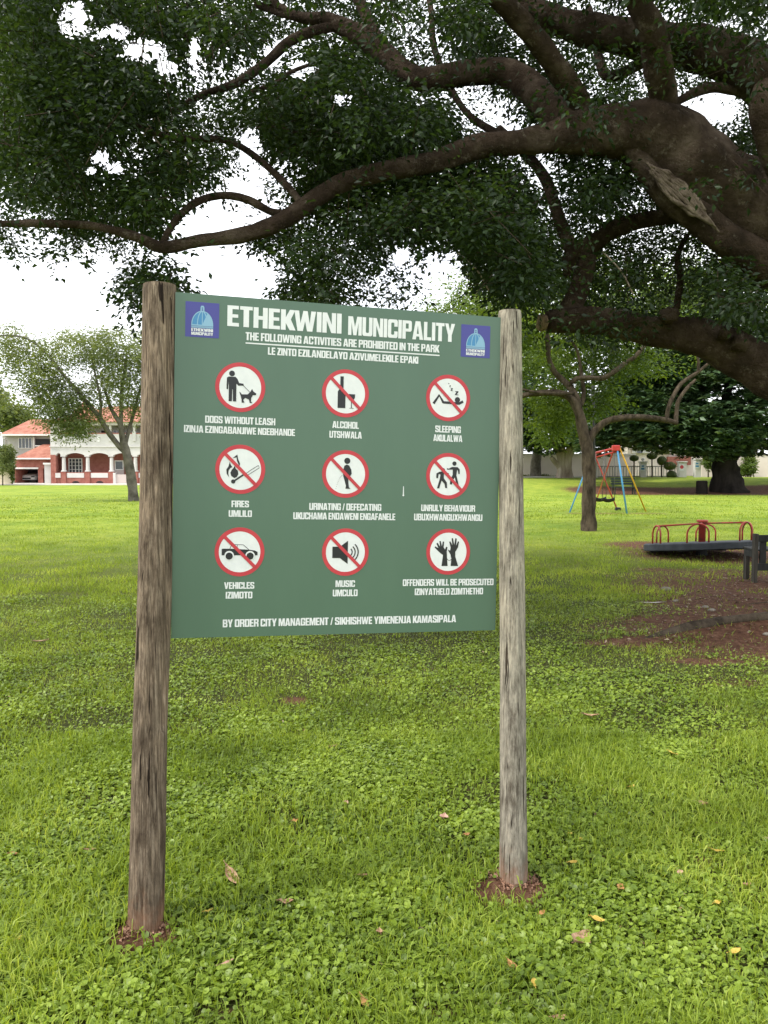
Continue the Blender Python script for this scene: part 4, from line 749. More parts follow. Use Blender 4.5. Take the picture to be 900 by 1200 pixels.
# the treeline closing the park on the far side
n_ = 900; tx = rng.uniform(-62, 14, n_); q = np.array([tuple((x_, 128+8*rng.random(), .5+(4.5+4.5*float(fbm(x_*.16, 3, 71)))*rng.random()**.7)) for x_ in tx]); v, f = clump_leaves(q, 1.5, 14, .8, .6)
tag(np_mesh('far_woods', v, f, M['mid']), 'far-off line of trees closing the lawn behind the sign', 'woods', kind='stuff')

# ------------------------------------------------------------------ brick house on the left
YH = 75.0
Hx = lambda px: P(px, 545, YH).x
Hz = lambda py: P(100, py, YH).z
house = empty('brick_house', (Hx(110), YH, 0), 'two-storey red brick house with white arched veranda, upper balcony and terracotta roof beyond the lawn', 'house')
def KD(d): return (YH+d)/YH
def KZ(z, d): return 1.6+(z-1.6)*KD(d)
def hb(name, m, x0, x1, y0, y1, d0, d1, parent=None, lab=None, bev=0):
    mb = MB(); k = d0 if d0 > .4 else 0; mb.box((Hx(x0)*KD(k), YH+d0, KZ(Hz(y1), k)), (Hx(x1)*KD(k), YH+d1, KZ(Hz(y0), k))); o = mb.build(name, M[m], parent or house, bevel=bev)
    if lab: tag(o, lab)
    return o
XR = 300
hb('wall', 'brick', 60, XR, 527, 569, 2.2, 8, lab='red brick ground floor wall')
hb('wall', 'render_white', 60, XR, 495, 527, 2.4, 8, lab='white upper wall')
hb('veranda_floor', 'concrete', 60, XR, 561.5, 569, -.0, 2.2)
hb('ceiling_slab', 'render_white', 60, XR, 525, 527, -.0, 2.2)
hb('pier', 'brick', 60, 66, 533, 569, -.12, .5)
cols = [74.5, 102.5, 130.5, 158.5, 187, 215, 243, 271, 299]
# arcade with arched openings
mb = MB(); loops = [[(60, 523.8), (XR, 523.8), (XR, 533.5)]]; bot = []
edges = [(66, 72.3)]+[(a+2.2, b-2.2) for a, b in zip(cols[:-1], cols[1:])]
for a, b in edges[::-1]:
    bot += [(b, 534)]+[(b+(a-b)*t/8, 534-3.2*math.sin(math.pi*t/8)**.8) for t in range(1, 8)]+[(a, 534)]
loops[0] += bot+[(60, 534)]
pts = loops[0]; n_ = len(pts); trn = tessellate_polygon([[Vector((x, y, 0)) for x, y in pts]])
fr = [Vector((Hx(x), YH-.10, Hz(y))) for x, y in pts]; bk = [v_+Vector((0, .4, 0)) for v_ in fr]
mb.add(fr+bk, [tuple(t) for t in trn]+[tuple(i_+n_ for i_ in t[::-1]) for t in trn]+[(i_, (i_+1) % n_, (i_+1) % n_+n_, i_+n_) for i_ in range(n_)]); mb.build('arcade', M['render_white'], house)
for i_, cx in enumerate(cols):
    mb = MB(); x = Hx(cx); mb.tube([(x, YH+.1, Hz(552.5)), (x, YH+.1, Hz(551.3))], [.30, .26], 14); mb.tube([(x, YH+.1, Hz(551.3)), (x, YH+.1, Hz(536))], [.19, .165], 14); mb.box((x-.24, YH-.12, Hz(535.2)), (x+.24, YH+.3, Hz(533.6))); mb.build('column', M['render_white'], house, False)
    hb('pier', 'brick', cx-3, cx+3, 552.8, 569, -.14, .32)
hb('string_course', 'render_white', 59.5, XR, 522.6, 524, -.22, .3)
hb('balcony_parapet', 'render_white', 60, XR, 508.5, 522.5, -.08, .15)
hb('parapet_cap', 'brick', 60, XR, 507.3, 508.5, -.12, .2)
for x in (88.5, 116.5, 172, 200): hb('parapet_panel', 'frame', x-1.3, x+1.3, 511.5, 518, -.13, -.07)
for cx in (68, 102.5, 130.5, 158.5, 168, 187, 215, 243): hb('balcony_post', 'render_white', cx-1.2, cx+1.2, 497, 514, -.16, .12); hb('post_plinth', 'render_white', cx-1.9, cx+1.9, 506, 517, -.2, .14)
hb('eaves_beam', 'render_white', 59, XR, 494.5, 498.5, -.35, .2)
for a, b in zip(cols[:-1], cols[1:]):
    if a != 130.5:
        hb('low_wall', 'brick', a+3, b-3, 553.5, 569, -.02, .2); p_ = hb('wall_panel', 'render_white', a+4, b-4, 554.3, 559.8, -.07, -.02)
        mb = MB(); x = Hx((a+b)/2); z = Hz(565.8); mb.add([(x-.35, YH-.05, z), (x+.35, YH-.05, z)]+[(x+.35*math.cos(R(t)), YH-.05, z+.18*math.sin(R(t))) for t in range(15, 166, 15)], [tuple(range(13))]); mb.build('air_vent', M['void'], house)
hb('wall_panel', 'render_white', 65.5, 71.5, 554.3, 559.8, -.2, -.13); hb('low_wall', 'brick', 66, 71.5, 553.5, 569, -.02, .2)
def window(x0, x1, y0, y1, d, nx_=2, nz=1, lab=None, fr=.5, m='glass'):
    mb = MB(); X0, X1, Z0, Z1 = Hx(x0)*KD(d), Hx(x1)*KD(d), KZ(Hz(y1), d), KZ(Hz(y0), d); t = fr*.0833
    mb.box((X0, YH+d-.06, Z0), (X0+t, YH+d+.05, Z1)); mb.box((X1-t, YH+d-.06, Z0), (X1, YH+d+.05, Z1)); mb.box((X0+t, YH+d-.06, Z0), (X1-t, YH+d+.05, Z0+t)); mb.box((X0+t, YH+d-.06, Z1-t), (X1-t, YH+d+.05, Z1))
    for i_ in range(1, nx_): x = X0+(X1-X0)*i_/nx_; mb.box((x-t*.45, YH+d-.05, Z0+t), (x+t*.45, YH+d+.04, Z1-t))
    for j in range(1, nz): z = Z0+(Z1-Z0)*j/nz; mb.box((X0+t, YH+d-.04, z-t*.3), (X1-t, YH+d+.03, z+t*.3))
    w_ = mb.build('window', M['frame'], house)
    if lab: tag(w_, lab)
    mb = MB(); mb.box((X0+t*.5, YH+d-.01, Z0+t*.5), (X1-t*.5, YH+d+.02, Z1-t*.5)); o = mb.build('pane', M[m], w_); return w_
window(80.5, 96.5, 537, 554.5, 2.15, 4, 4, 'white French windows on the veranda', 1.0)
window(134.5, 145, 539.5, 551, 2.1, 1, 1, 'pane of the front door', 1.2); hb('door', 'door', 134.5, 145, 551.2, 562, 2.02, 2.2)
hb('gate_post', 'render_white', 133, 136, 554, 568, -.2, .1); hb('veranda_gate', 'door', 136, 148, 556, 568, -.1, 0)
window(104.5, 112, 505-.2, 513, 2.35, 2, 1); window(94, 101, 504.5, 513, 2.35, 2, 1); hb('balcony_door', 'void', 119.5, 127.5, 504.5, 515, 2.3, 2.42); window(134, 142, 504, 512, 2.35, 2, 1); window(166, 180, 504, 513, 2.35, 2, 1)
def hip(name, x0, x1, ye, yr, d0, d1, xin, mid, parent=house, xr=None):
    xr = xin if xr is None else xr
    k = d0 if d0 > .4 else 0; X0, X1, Z0, Z1 = Hx(x0)*KD(k), Hx(x1)*KD(k), KZ(Hz(ye), k), KZ(Hz(yr), (d0+d1)/2); D = YH+(d0+d1)/2; mb = MB()
    mb.add([(X0, YH+d0, Z0), (X1, YH+d0, Z0), (X1, YH+d1, Z0), (X0, YH+d1, Z0), (X0+xin, D, Z1), (X1-xr, D, Z1)], [(0, 1, 5, 4), (1, 2, 5), (2, 3, 4, 5), (3, 0, 4), (0, 3, 2, 1)]); return mb.build(name, M[mid], parent)
hip('roof', 58.5, XR+2, 494.7, 476, -.8, 9, 4.5, 'tile')
mb = MB(); cx, cy = Hx(97), YH+1.2; mb.tube([(cx, cy, Hz(494)), (cx, cy, Hz(466))], [2.1, .05], 8); mb.build('turret_roof', M['tile'], house)
mb = MB(); mb.add([(Hx(103), YH-.7, Hz(495)), (Hx(118), YH-.7, Hz(495)), (Hx(110.5), YH-.7, Hz(489)), (Hx(103), YH+3, Hz(495)), (Hx(118), YH+3, Hz(495)), (Hx(110.5), YH+3, Hz(489))], [(0, 1, 2), (0, 2, 5, 3), (1, 4, 5, 2), (3, 5, 4)]); mb.build('gablet', M['tile'], house)
# left wing
hb('wall', 'render_grey', 3.5, 60, 508, 569, 3.6, 9, lab='grey wing wall'); hip('roof', 1, 60, 508.6, 491.5, 2.9, 11, 1.3, 'tile', xr=0); hb('fascia', 'frame', 1.5, 60, 508.7, 510.5, 2.8, 3)
window(22.5, 38.5, 513, 525.5, 3.55, 4, 1, 'wide window of the grey wing'); window(4.5, 7, 513.5, 521.5, 3.55, 1, 1, 'narrow window of the grey wing')
hb('balcony_recess', 'void', 41.5, 59.8, 514.5, 523, 3.5, 3.62); hb('balcony_post', 'render_white', 39, 41, 512, 526, 3.3, 3.6); hb('balcony_rail', 'frame', 41.5, 59.8, 521.8, 523, 3.3, 3.4)
# garage
mb = MB(); 
hb('garage_wall', 'brick', 17.5, 60, 536.5, 549, .6, 4, lab='brick wall above the garage opening'); hb('garage_wall', 'brick', 44.3, 50, 549, 567.5, .6, 4); hb('garage_wall', 'brick', 16.5, 18, 549, 567.5, .6, 4)
hb('garage_back', 'void', 18, 44.3, 549, 567.5, 5.2, 5.4); hb('garage_side', 'void', 17.9, 18.3, 549, 567.5, 1, 5.2); hb('garage_side', 'void', 44, 44.4, 549, 567.5, 1, 5.2); hb('garage_lintel', 'frame', 17.8, 44.5, 547.8, 549.6, .5, .7)
hb('garage_floor', 'concrete', 15, 58, 566.2, 569, -1.2, 5.6); hb('side_door', 'render_white', 50.3, 60, 543.5, 566.5, .3, .7); hb('door_canopy', 'frame', 49.8, 60, 542.3, 544.3, .1, .7)
hip('roof', 15.5, 60, 536.7, 520.5, .1, 6.5, 1.5, 'tile', xr=0); hb('gutter', 'frame', 15.5, 60, 536.6, 538.2, -.02, .12)
mb = MB(); mb.tube([(Hx(57.5), YH+.5, Hz(537)), (Hx(57.5), YH+.5, Hz(543))], .05, 8); mb.build('downpipe', M['frame'], house)
# car in the garage
def car():
    yb = YH+2.0; x0 = Hx(33.0)*KD(2.4); z0 = Hz(566.2); c = empty('parked_car', (x0, yb, z0), 'white car parked inside the open garage of the brick house', 'car'); W2 = .86
    prof = [(0, .28), (0, .62), (.12, .78), (.95, .86), (1.55, 1.36), (2.7, 1.42), (3.5, .92), (4.1, .80), (4.2, .5), (4.2, .28)]
    mb = MB(); n_ = len(prof)
    for sx, tuck in ((-1, 0), (1, 0)):
        pass
    vs = []
    for sx in (-1, -.86, .86, 1):
        for (y, z) in prof: inset = .16 if z > 1 else 0; k_ = 0 if abs(sx) < .9 else -.05; vs.append((x0+sx*(W2-inset), yb+y+(.06 if abs(sx) == 1 and y < .1 else 0), z0+z+(k_ if z > .7 else 0)))
    fs = [(s_*n_+i_, s_*n_+i_+1, (s_+1)*n_+i_+1, (s_+1)*n_+i_) for s_ in range(3) for i_ in range(n_-1)]+[tuple(range(n_))[::-1], tuple(3*n_+i_ for i_ in range(n_)), (0, n_, 2*n_, 3*n_, 4*n_-1, 3*n_-1, 2*n_-1, n_-1)]
    mb.add(vs, fs); mb.build('body', M['car'], c, True)
    mb = MB(); mb.add([(x0-.66, yb+.99, z0+.90), (x0+.66, yb+.99, z0+.90), (x0+.56, yb+1.5, z0+1.335), (x0-.56, yb+1.5, z0+1.335)], [(0, 1, 2, 3)]); mb.build('windscreen', M['glass'], c)
    for sx in (-1, 1):
        mb = MB(); mb.box((x0+sx*.62-.16, yb-.03, z0+.55), (x0+sx*.62+.16, yb+.05, z0+.70)); mb.build('headlight', M['glass'], c, bevel=.02)
        for yy in (.75, 3.4):
            mb = MB(); mb.tube([(x0+sx*.66, yb+yy, z0+.31), (x0+sx*.87, yb+yy, z0+.31)], .31, 18); mb.build('wheel', M['tyre'], c)
        mb = MB(); mb.ball((x0+sx*1.0, yb+1.15, z0+.93), (.12, .07, .08)); mb.build('mirror', M['car'], c, True)
    mb = MB(); mb.box((x0-.4, yb-.03, z0+.36), (x0+.4, yb+.02, z0+.52)); mb.build('grille', M['void'], c)
car()
# left edge: cream wall, clipped column, bush
def wallthing(name, lab, cat, m, x0, x1, y0, y1, Y_, th=.3, cap=None):
    a = P(x0, y1, Y_); b = P(x1, y0, Y_); o = empty(name, ((a.x+b.x)/2, Y_, 0), lab, cat); mb = MB(); mb.box((a.x, Y_, a.z-.6), (b.x, Y_+th, b.z)); mb.build('wall_panel', M[m], o)
    if cap: mb = MB(); mb.box((a.x, Y_-.06, b.z), (b.x, Y_+th+.06, b.z+.1)); mb.build('coping', M[cap], o)
    return o
wallthing('garden_wall', 'cream garden wall at the left edge beside the garage', 'wall', 'render_cream', -60, 12, 548, 567, 72, .3, 'concrete')
def bush(nm, lab, cat, blobs, m, L, per, Y_, rad=.3, k=14):
    x = P(blobs[0][0], 560, Y_).x; t = empty(nm, (x, Y_, float(height(x, Y_))), lab, cat); crown(t, blobs, m, L, k, per, rad, name='foliage', asp=.55)
    mb = MB(); mb.tube([(x, Y_, t.location.z-.1), tuple(P(blobs[0][0], blobs[0][1], Y_))], [.06, .03], 7); mb.build('stem', M['bark_mid'], t); return t
bush('rounded_bush', 'rounded green bush leaning over the cream garden wall', 'bush', [(3, 540, 13, 17, 70, 1.4, 1), (8, 530, 10, 9, 70, 1, .5), (-14, 530, 16, 22, 70, 1.4, .8)], 'pale', .16, 320, 70)
bush('clipped_cypress', 'narrow dark clipped column of ivy at the end of the cream garden wall', 'shrub', [(14.2, 548, 2.8, 19, 71.5, .3, 1)], 'mid', .13, 200, 71.5, .15)
mb = MB(); a = P(-30, 567, 71); mb.box((a.x, 70.4, -.02), (Hx(200), 74.9, .07)); o = mb.build('pavement', M['concrete']); tag(o, kind='structure')

# ------------------------------------------------------------------ far right: walls, gate, topiary
YW = 61.0
wallthing('boundary_wall', 'long pale pinkish boundary wall behind the tree with the fluted trunk', 'wall', 'render_pink', 560, 745, 533, 560, YW+2, .3, 'render_white')
wallthing('boundary_wall', 'pale wall section right of the thick dark trunk', 'wall', 'render_pink', 822, 980, 533, 560, YW+1, .3, 'concrete')
b2 = empty('pale_house', (P(770, 540, 72).x, 72, .8), 'pale pinkish house with a red brick band glimpsed beyond the topiary garden', 'house')
def wb(name, m, x0, x1, y0, y1, Y_, d, par): 
    a = P(x0, y1, Y_); b = P(x1, y0, Y_); mb = MB(); mb.box((a.x, Y_, a.z), (b.x, Y_+d, b.z)); return mb.build(name, M[m], par)
wb('wall', 'render_pink', 735, 830, 505, 562, 72, 6, b2); wb('wall', 'render_white', 742, 790, 519, 531, 71.6, .3, b2); wb('brick_band', 'brick', 783, 810, 535, 545, 71.5, .4, b2); wb('roof', 'tile', 733, 832, 500, 505, 71.4, 7, b2)
for x in (750, 772, 796, 815): wb('window', 'glass', x-3, x+3, 522, 531, 71.5, .06, b2)
for x in (762, 784): wb('downpipe', 'frame', x-.5, x+.5, 507, 560, 71.8, .1, b2)
gate = empty('iron_railing', (P(735, 560, YW).x, YW, .85), 'grey iron railing with thin upright bars between the pale gate pillars', 'fence')
for x0, x1 in ((697, 750), (757, 794)):
    for k in range(int((x1-x0)/3.2)):
        x = x0+1.6+k*3.2; a = P(x, 561, YW); b = P(x, 546, YW); mb = MB(); mb.tube([a, b], .028, 5); mb.build('bar', M['gate_iron'], gate)
    for y in (546.6, 558.5): a = P(x0, y, YW); b = P(x1, y, YW); mb = MB(); mb.box((a.x, YW-.03, a.z-.04), (b.x, YW+.03, a.z+.04)); mb.build('rail', M['gate_iron'], gate)
def pillar(px, w_, y0, lab, sign_m, ball=True):
    a = P(px-w_/2, 561, YW); b = P(px+w_/2, y0, YW); o = empty('gate_pillar', ((a.x+b.x)/2, YW, a.z), lab, 'pillar'); mb = MB(); mb.box((a.x, YW-.25, a.z-.4), (b.x, YW+.25, b.z)); mb.build('shaft', M['render_white'], o, bevel=.02)
    mb = MB(); mb.box((a.x-.06, YW-.31, b.z), (b.x+.06, YW+.31, b.z+.1)); mb.build('cap', M['render_white'], o, bevel=.02)
    if ball: mb = MB(); mb.ball(((a.x+b.x)/2, YW, b.z+.24), .14); mb.build('finial', M['render_white'], o, True)
    if sign_m:
        c = P(px, y0+6, YW-.27); mb = MB(); mb.box((c.x-.19, YW-.275, c.z-.26), (c.x+.19, YW-.252, c.z+.26)); mb.build('notice_plate', M['white'], o); mb = MB(); n_ = 14
        if sign_m == 'blue': mb.box((c.x-.13, YW-.28, c.z-.16), (c.x+.13, YW-.276, c.z-.02)); mb.box((c.x-.10, YW-.28, c.z+.06), (c.x+.10, YW-.276, c.z+.18)); mb.build('print', M['sky_blue'], o)
        else: mb.add([(c.x+.15*math.cos(6.283*i_/n_), YW-.28, c.z+.05+.15*math.sin(6.283*i_/n_)) for i_ in range(n_)], [tuple(range(n_))]); mb.build('print', M['red'], o)
    return o
pillar(753.3, 7, 542, 'pale gate pillar with a blue and white notice, left of the topiary', 'blue'); pillar(799, 9, 542, 'pale gate pillar with a round red notice, right of the topiary', 'red', False); pillar(817, 7, 539, 'white panel pillar with a small blue sign, just left of the thick dark trunk', 'blue', False)
pillar(697.5, 4, 538, 'slim white pillar beside the slim tree trunk, under the swing bar', None, False)
def topiary(lab, balls, Y_):
    x = P(balls[0][0], 560, Y_).x; z = float(height(x, Y_)); t = empty('topiary', (x, Y_, z), lab, 'topiary', 'cloud-pruned topiary by the gate')
    mb = MB(); mb.tube([(x, Y_, z-.1)]+[tuple(P(b[0], b[1], Y_)) for b in balls], .05, 6); mb.build('stem', M['bark_mid'], t)
    for px, py, rx, ry in balls:
        n_ = 700; d = norm(rng.normal(size=(n_, 3))); c0 = np.array(P(px, py, Y_)); s_ = np.array([rx/F*Y_, rx/F*Y_*.9, ry/F*Y_]); v, f = leaf_geo(c0+d*s_*rng.uniform(.85, 1, (n_, 1)), np.cross(d, rng.normal(size=(n_, 3))), d, np.full(n_, .13), np.full(n_, .09)); o = np_mesh('clipped_ball', v, f, M['olive'], t); o['kind'] = 'stuff'
topiary('topiary with one small high ball, next to the left gate pillar', [(764, 534.5, 6, 4)], 60); topiary('middle topiary with an upright oval ball', [(775.5, 540, 5.5, 5.5)], 59.8); topiary('topiary with a wide flat ball above a low clipped mound', [(785, 546, 7, 5), (787, 557, 6, 5.5)], 59.6)
topiary('topiary ball under the dark leaves, left of the first pillar', [(743, 537, 5.5, 3.5)], 60.2)
bush('bamboo_clump', 'thin upright bamboo-like shrub against the pale wall, right of the thick dark trunk', 'shrub', [(879, 545, 9, 13, 61, .6, 1), (872, 550, 5, 9, 61, .5, .4)], 'light', .2, 120, 61, .22, 10)
bush('leafy_shrub', 'loose pale shrub between the white panel pillar and the thick dark trunk', 'shrub', [(830, 540, 7, 12, 60.5, .5, 1)], 'light', .2, 110, 60.5, .2, 10)
for k in range(4):
    mb = MB(); mb.tube([tuple(P(874+k*3, 560, 61)), tuple(P(871+k*4.5, 538, 61))], .04, 5); mb.build('stem', M['light'] if False else M['twine'], [o for o in bpy.data.objects if o.name == 'bamboo_clump'][0])
bush('low_hedge', 'low thin hedge along the foot of the pinkish wall', 'hedge', [(632, 558.5, 22, 1.8, 62, .3, 1)], 'pale', .13, 110, 62, .15, 12)
mb = MB(); a = P(560, 562, 59); b = P(700, 562, 59); mb.box((a.x, 58.8, .8), (b.x, 60.2, .93)); tag(mb.build('kerb', M['concrete']), kind='structure')
# round stump by the dark tree
g = Vector((P(822.5, 569, 47.2).x, 47.2, 0)); g.z = float(height(g.x, g.y)); mb = MB(); c = [g+Vector((0, 0, -.2)), g+Vector((0, 0, .1)), g+Vector((0, 0, .72)), g+Vector((0, 0, .78))]; mb.tube(c, [.36, .34, .33, .29], 16, lump=.05)
so_ = empty('tree_stump', tuple(g), 'short dark round stump standing just left of the thick dark trunk', 'stump'); mb.build('stump_body', M['bark_dark'], so_, True); mb = MB(); mb.tube([g+Vector((0, 0, .775)), g+Vector((0, 0, .80))], [.27, .25], 16); mb.build('cut_face', M['bark_grey'], so_)
# far dark green bench
def farbench():
    Y_ = 46.0; z = float(height(P(730, 570, Y_).x, Y_)); z0 = 0.16; x0, x1 = P(716, 565, Y_).x, P(744, 565, Y_).x
    t = empty('park_bench', ((x0+x1)/2, Y_, z), 'dark green slatted bench on the lawn behind the swing frame', 'bench')
    for k in range(3): mb = MB(); mb.box((x0, Y_+.02, z+.58+k*.15), (x1, Y_+.06, z+.69+k*.15)); mb.build('back_slat', M['green_bench'], t)
    for k in range(4): mb = MB(); mb.box((x0, Y_-.45+k*.12, z+.42), (x1, Y_-.36+k*.12, z+.46)); mb.build('seat_slat', M['green_bench'], t)
    for x in (x0+.1, x1-.15):
        for yy in (-.42, 0): mb = MB(); mb.box((x, Y_+yy, z-.05), (x+.06, Y_+yy+.05, z+(.95 if yy == 0 else .44))); mb.build('leg', M['green_bench'], t)
farbench()
# ------------------------------------------------------------------ swing frame
sw = empty('playground_swings', (G(712, 601).x, 27.4, 0), 'red, blue and yellow tubular swing frame on the sunny lawn', 'swing')
A1 = P(722, 524.5, 26.9); A0 = P(694.5, 532, 28.2)
def rod(nm, a, b, r_, m, lab=None, par=sw): mb = MB(); mb.tube([a, b], r_, 10); o = mb.build(nm, M[m], par, True); tag(o, lab); return o
gp = lambda px, py: Vector((G(px, py).x, G(px, py).y, -.05))
rod('leg', A1+Vector((.02, -.04, 0)), gp(735, 602.5), .030, 'p_blue', 'blue leg'); rod('leg', A1+Vector((.09, -.02, .05)), gp(757.5, 599.5), .027, 'p_yellow', 'yellow leg'); rod('leg', A1+Vector((-.06, .0, 0)), gp(697, 590.5), .027, 'p_orange', 'red leg of the nearer end')
rod('leg', A0+Vector((-.04, 0, 0)), gp(667, 600.5), .027, 'p_blue', 'blue leg of the far end'); rod('leg', A0+Vector((.06, 0, 0)), gp(724, 597), .027, 'p_orange', 'red leg of the far end'); mb = MB(); q = gp(724, 598); mb.box(q-Vector((.09, .09, 0)), q+Vector((.09, .09, .16))); mb.build('foot_block', M['iron'], sw, bevel=.02)
rod('top_bar', A0+Vector((-.06, 0, .0)), A1+Vector((.06, 0, .0)), .042, 'p_red'); rod('brace', A0+Vector((0, 0, -.16)), A1+Vector((0, 0, -.14)), .03, 'p_red')
for A_ in (A0, A1): mb = MB(); mb.box(A_-Vector((.14, .1, .12)), A_+Vector((.12, .1, .08))); mb.build('joint_plate', M['p_red'], sw, bevel=.03)
mb = MB(); mb.box(P(733, 604, 25.9)+Vector((-.0, -.3, -.0)), P(745, 604, 25.9)+Vector((0, .1, -.02))); o = mb.build('footing_slab', M['concrete'], sw)
for s_, t_ in ((.36, 0), (.72, .1)):
    c = A0.lerp(A1, s_); st = empty('hanging_swing', (c.x, c.y, .5), 'dark strap swing seat hanging on chains %s' % ('nearer the slim tree' if t_ == 0 else 'nearer the blue and yellow legs'), 'swing seat')
    for dx in (-.22, .22): rod('chain', Vector((c.x+dx*.8, c.y, c.z)), Vector((c.x+dx, c.y, .5)), .010, 'chain', par=st)
    mb = MB(); mb.tube([Vector((c.x-.22+.44*k/6, c.y, .5-.07*math.sin(math.pi*k/6))) for k in range(7)], .02, 6, squash=5); mb.build('strap', M['iron'], st, True)

# ------------------------------------------------------------------ merry-go-round
my = 14.0; mx_ = P(822.5, 636, my).x; mg = empty('merry_go_round', (mx_, my, 0), 'low merry-go-round with grey-blue tilted deck and worn red hoop handles', 'roundabout')
RD = 65*my/F; tilt = R(2.2); zc = P(822.5, 636.5, my).z - .02
def MG(x, y, z): return Vector((mx_+x*math.cos(tilt)-z*math.sin(tilt)*0, my+y, zc+z+x*math.sin(tilt)-y*.098))
mb = MB(); n_ = 64; prof = [(.0, .045), (RD*.96, .045), (RD*.985, .040), (RD, .025), (RD, -.075), (RD*.985, -.085), (RD*.95, -.085), (RD*.94, -.02), (0, -.02)]; vs = []
for (r_, z_) in prof:
    for k in range(n_): a = 2*math.pi*k/n_; vs.append(MG(r_*math.cos(a), r_*math.sin(a), z_))
mb.add(vs, [(i_*n_+k, (i_+1)*n_+k, (i_+1)*n_+(k+1) % n_, i_*n_+(k+1) % n_) for i_ in range(len(prof)-1) for k in range(n_)]); mb.build('deck', M['p_disc'], mg, False)
mb = MB(); mb.tube([MG(0, 0, .04), MG(0, 0, .40), MG(0, 0, .41), MG(0, 0, .445)], [.062, .062, .10, .10], 16); mb.build('centre_post', M['p_hoop'], mg, True)
mb = MB(); mb.tube([(mx_, my, -.2), MG(0, 0, -.02)], [.12, .09], 12); mb.build('pivot', M['iron'], mg)
for k in range(8):
    a = 2*math.pi*k/8; mb = MB(); mb.box((0, -.03, -.11), (RD*.93, .03, -.03)); mb.v = [tuple(MG(x*math.cos(a)-y*math.sin(a), x*math.sin(a)+y*math.cos(a), z)) for x, y, z in mb.v]; mb.build('spoke', M['iron'], mg)
for k in range(6):
    a = R(60*k+3); rh = RD*.84; c = Vector((math.cos(a), math.sin(a), 0)); t = Vector((-math.sin(a), math.cos(a), 0)); w2 = .175; pts = []
    for j in range(15):
        th = math.pi*j/14; x = -math.cos(th)*w2; z = .20+math.sin(th)*.17; q = c*rh+t*x; pts.append(MG(q.x, q.y, z))
    q0 = c*rh-t*w2; q1 = c*rh+t*w2; mb = MB(); mb.tube([MG(q0.x, q0.y, .03)]+pts+[MG(q1.x, q1.y, .03)], .016, 8); mb.build('hoop', M['p_hoop'], mg, True)
    q = c*rh; mb = MB(); mb.tube([MG(0, 0, .385), MG(q.x, q.y, .365)], .014, 7); mb.build('radial_bar', M['p_hoop'], mg, True)

# ------------------------------------------------------------------ timber bench at the right edge
gb = G(885, 683); bz = float(height(gb.x, gb.y)); sc = gb.y/F; bn = empty('timber_bench', (gb.x+.75, gb.y+.2, bz), 'dark weathered timber bench seen from behind, cut by the right edge of the photo', 'bench')
x0 = gb.x-.02; yb = gb.y
def bx(nm, a, b, m='bench', bev=.004): mb = MB(); mb.box(a, b); return mb.build(nm, M[m], bn, bevel=bev)
for k in range(2):
    X = x0+k*1.45
    bx('back_leg', (X, yb, bz-.1), (X+.052, yb+.08, bz+.675), 'bench_edge'); bx('front_leg', (X+.085, yb+.42, bz-.1), (X+.14, yb+.50, bz+.42), 'bench_edge'); bx('side_rail', (X+.055, yb+.083, bz+.33), (X+.10, yb+.417, bz+.418))
for k in range(2): bx('back_slat', (x0+.066, yb+.062, bz+(.56 if k == 0 else .16)), (x0+1.62, yb+.09, bz+(.655 if k == 0 else .26)))
for k in range(3): bx('back_upright', (x0+.12+k*.45, yb+.095, bz+.2), (x0+.21+k*.45, yb+.12, bz+.62))
for k in range(4): bx('seat_slat', (x0+.04+.012*k, yb+.10+k*.105, bz+.424), (x0+1.62, yb+.195+k*.105, bz+.452))

# ------------------------------------------------------------------ fallen leaves and scraps
def leafthing(px, py, L, W, m, lab, rot, curl=.22, tilt_=.25, nm='fallen_leaf', lift=.03, cat='leaf'):
    p = G(px, py); q = P(px, py, p.y) if False else p; r_ = ray(px, py); z = float(height(p.x, p.y))+lift; q = EYE+r_*((z-1.6)/r_.z)
    mb = MB(); rows = 8; vs = []
    prof = [0.03, .45, .8, 1, .97, .82, .5, .04]
    for i_ in range(rows):
        s_ = i_/(rows-1); x = (s_-.5)*L; w_ = prof[i_]*W*.5*(1+random.uniform(-.12, .12)); z = curl*L*.5*(2*s_-1)**2+random.uniform(-.002, .002)
        for j in (-1, -.5, 0, .5, 1): vs.append((x+random.uniform(-.002, .002), j*w_, z+curl*W*.7*j*j+random.uniform(-.0015, .0015)))
    fs = [(i_*5+j, (i_+1)*5+j, (i_+1)*5+j+1, i_*5+j+1) for i_ in range(rows-1) for j in range(4)]
    mb.add(vs, fs); mb.tube([(-L*.5, 0, curl*L*.5), (-L*.66, 0, curl*L*.62)], .0012, 4)
    o = mb.build(nm, M[m], None, True); o.location = q; o.rotation_euler = (random.uniform(-tilt_, tilt_), random.uniform(-tilt_, tilt_), R(rot)); tag(o, lab, cat, 'fallen leaves in the grass'); return o
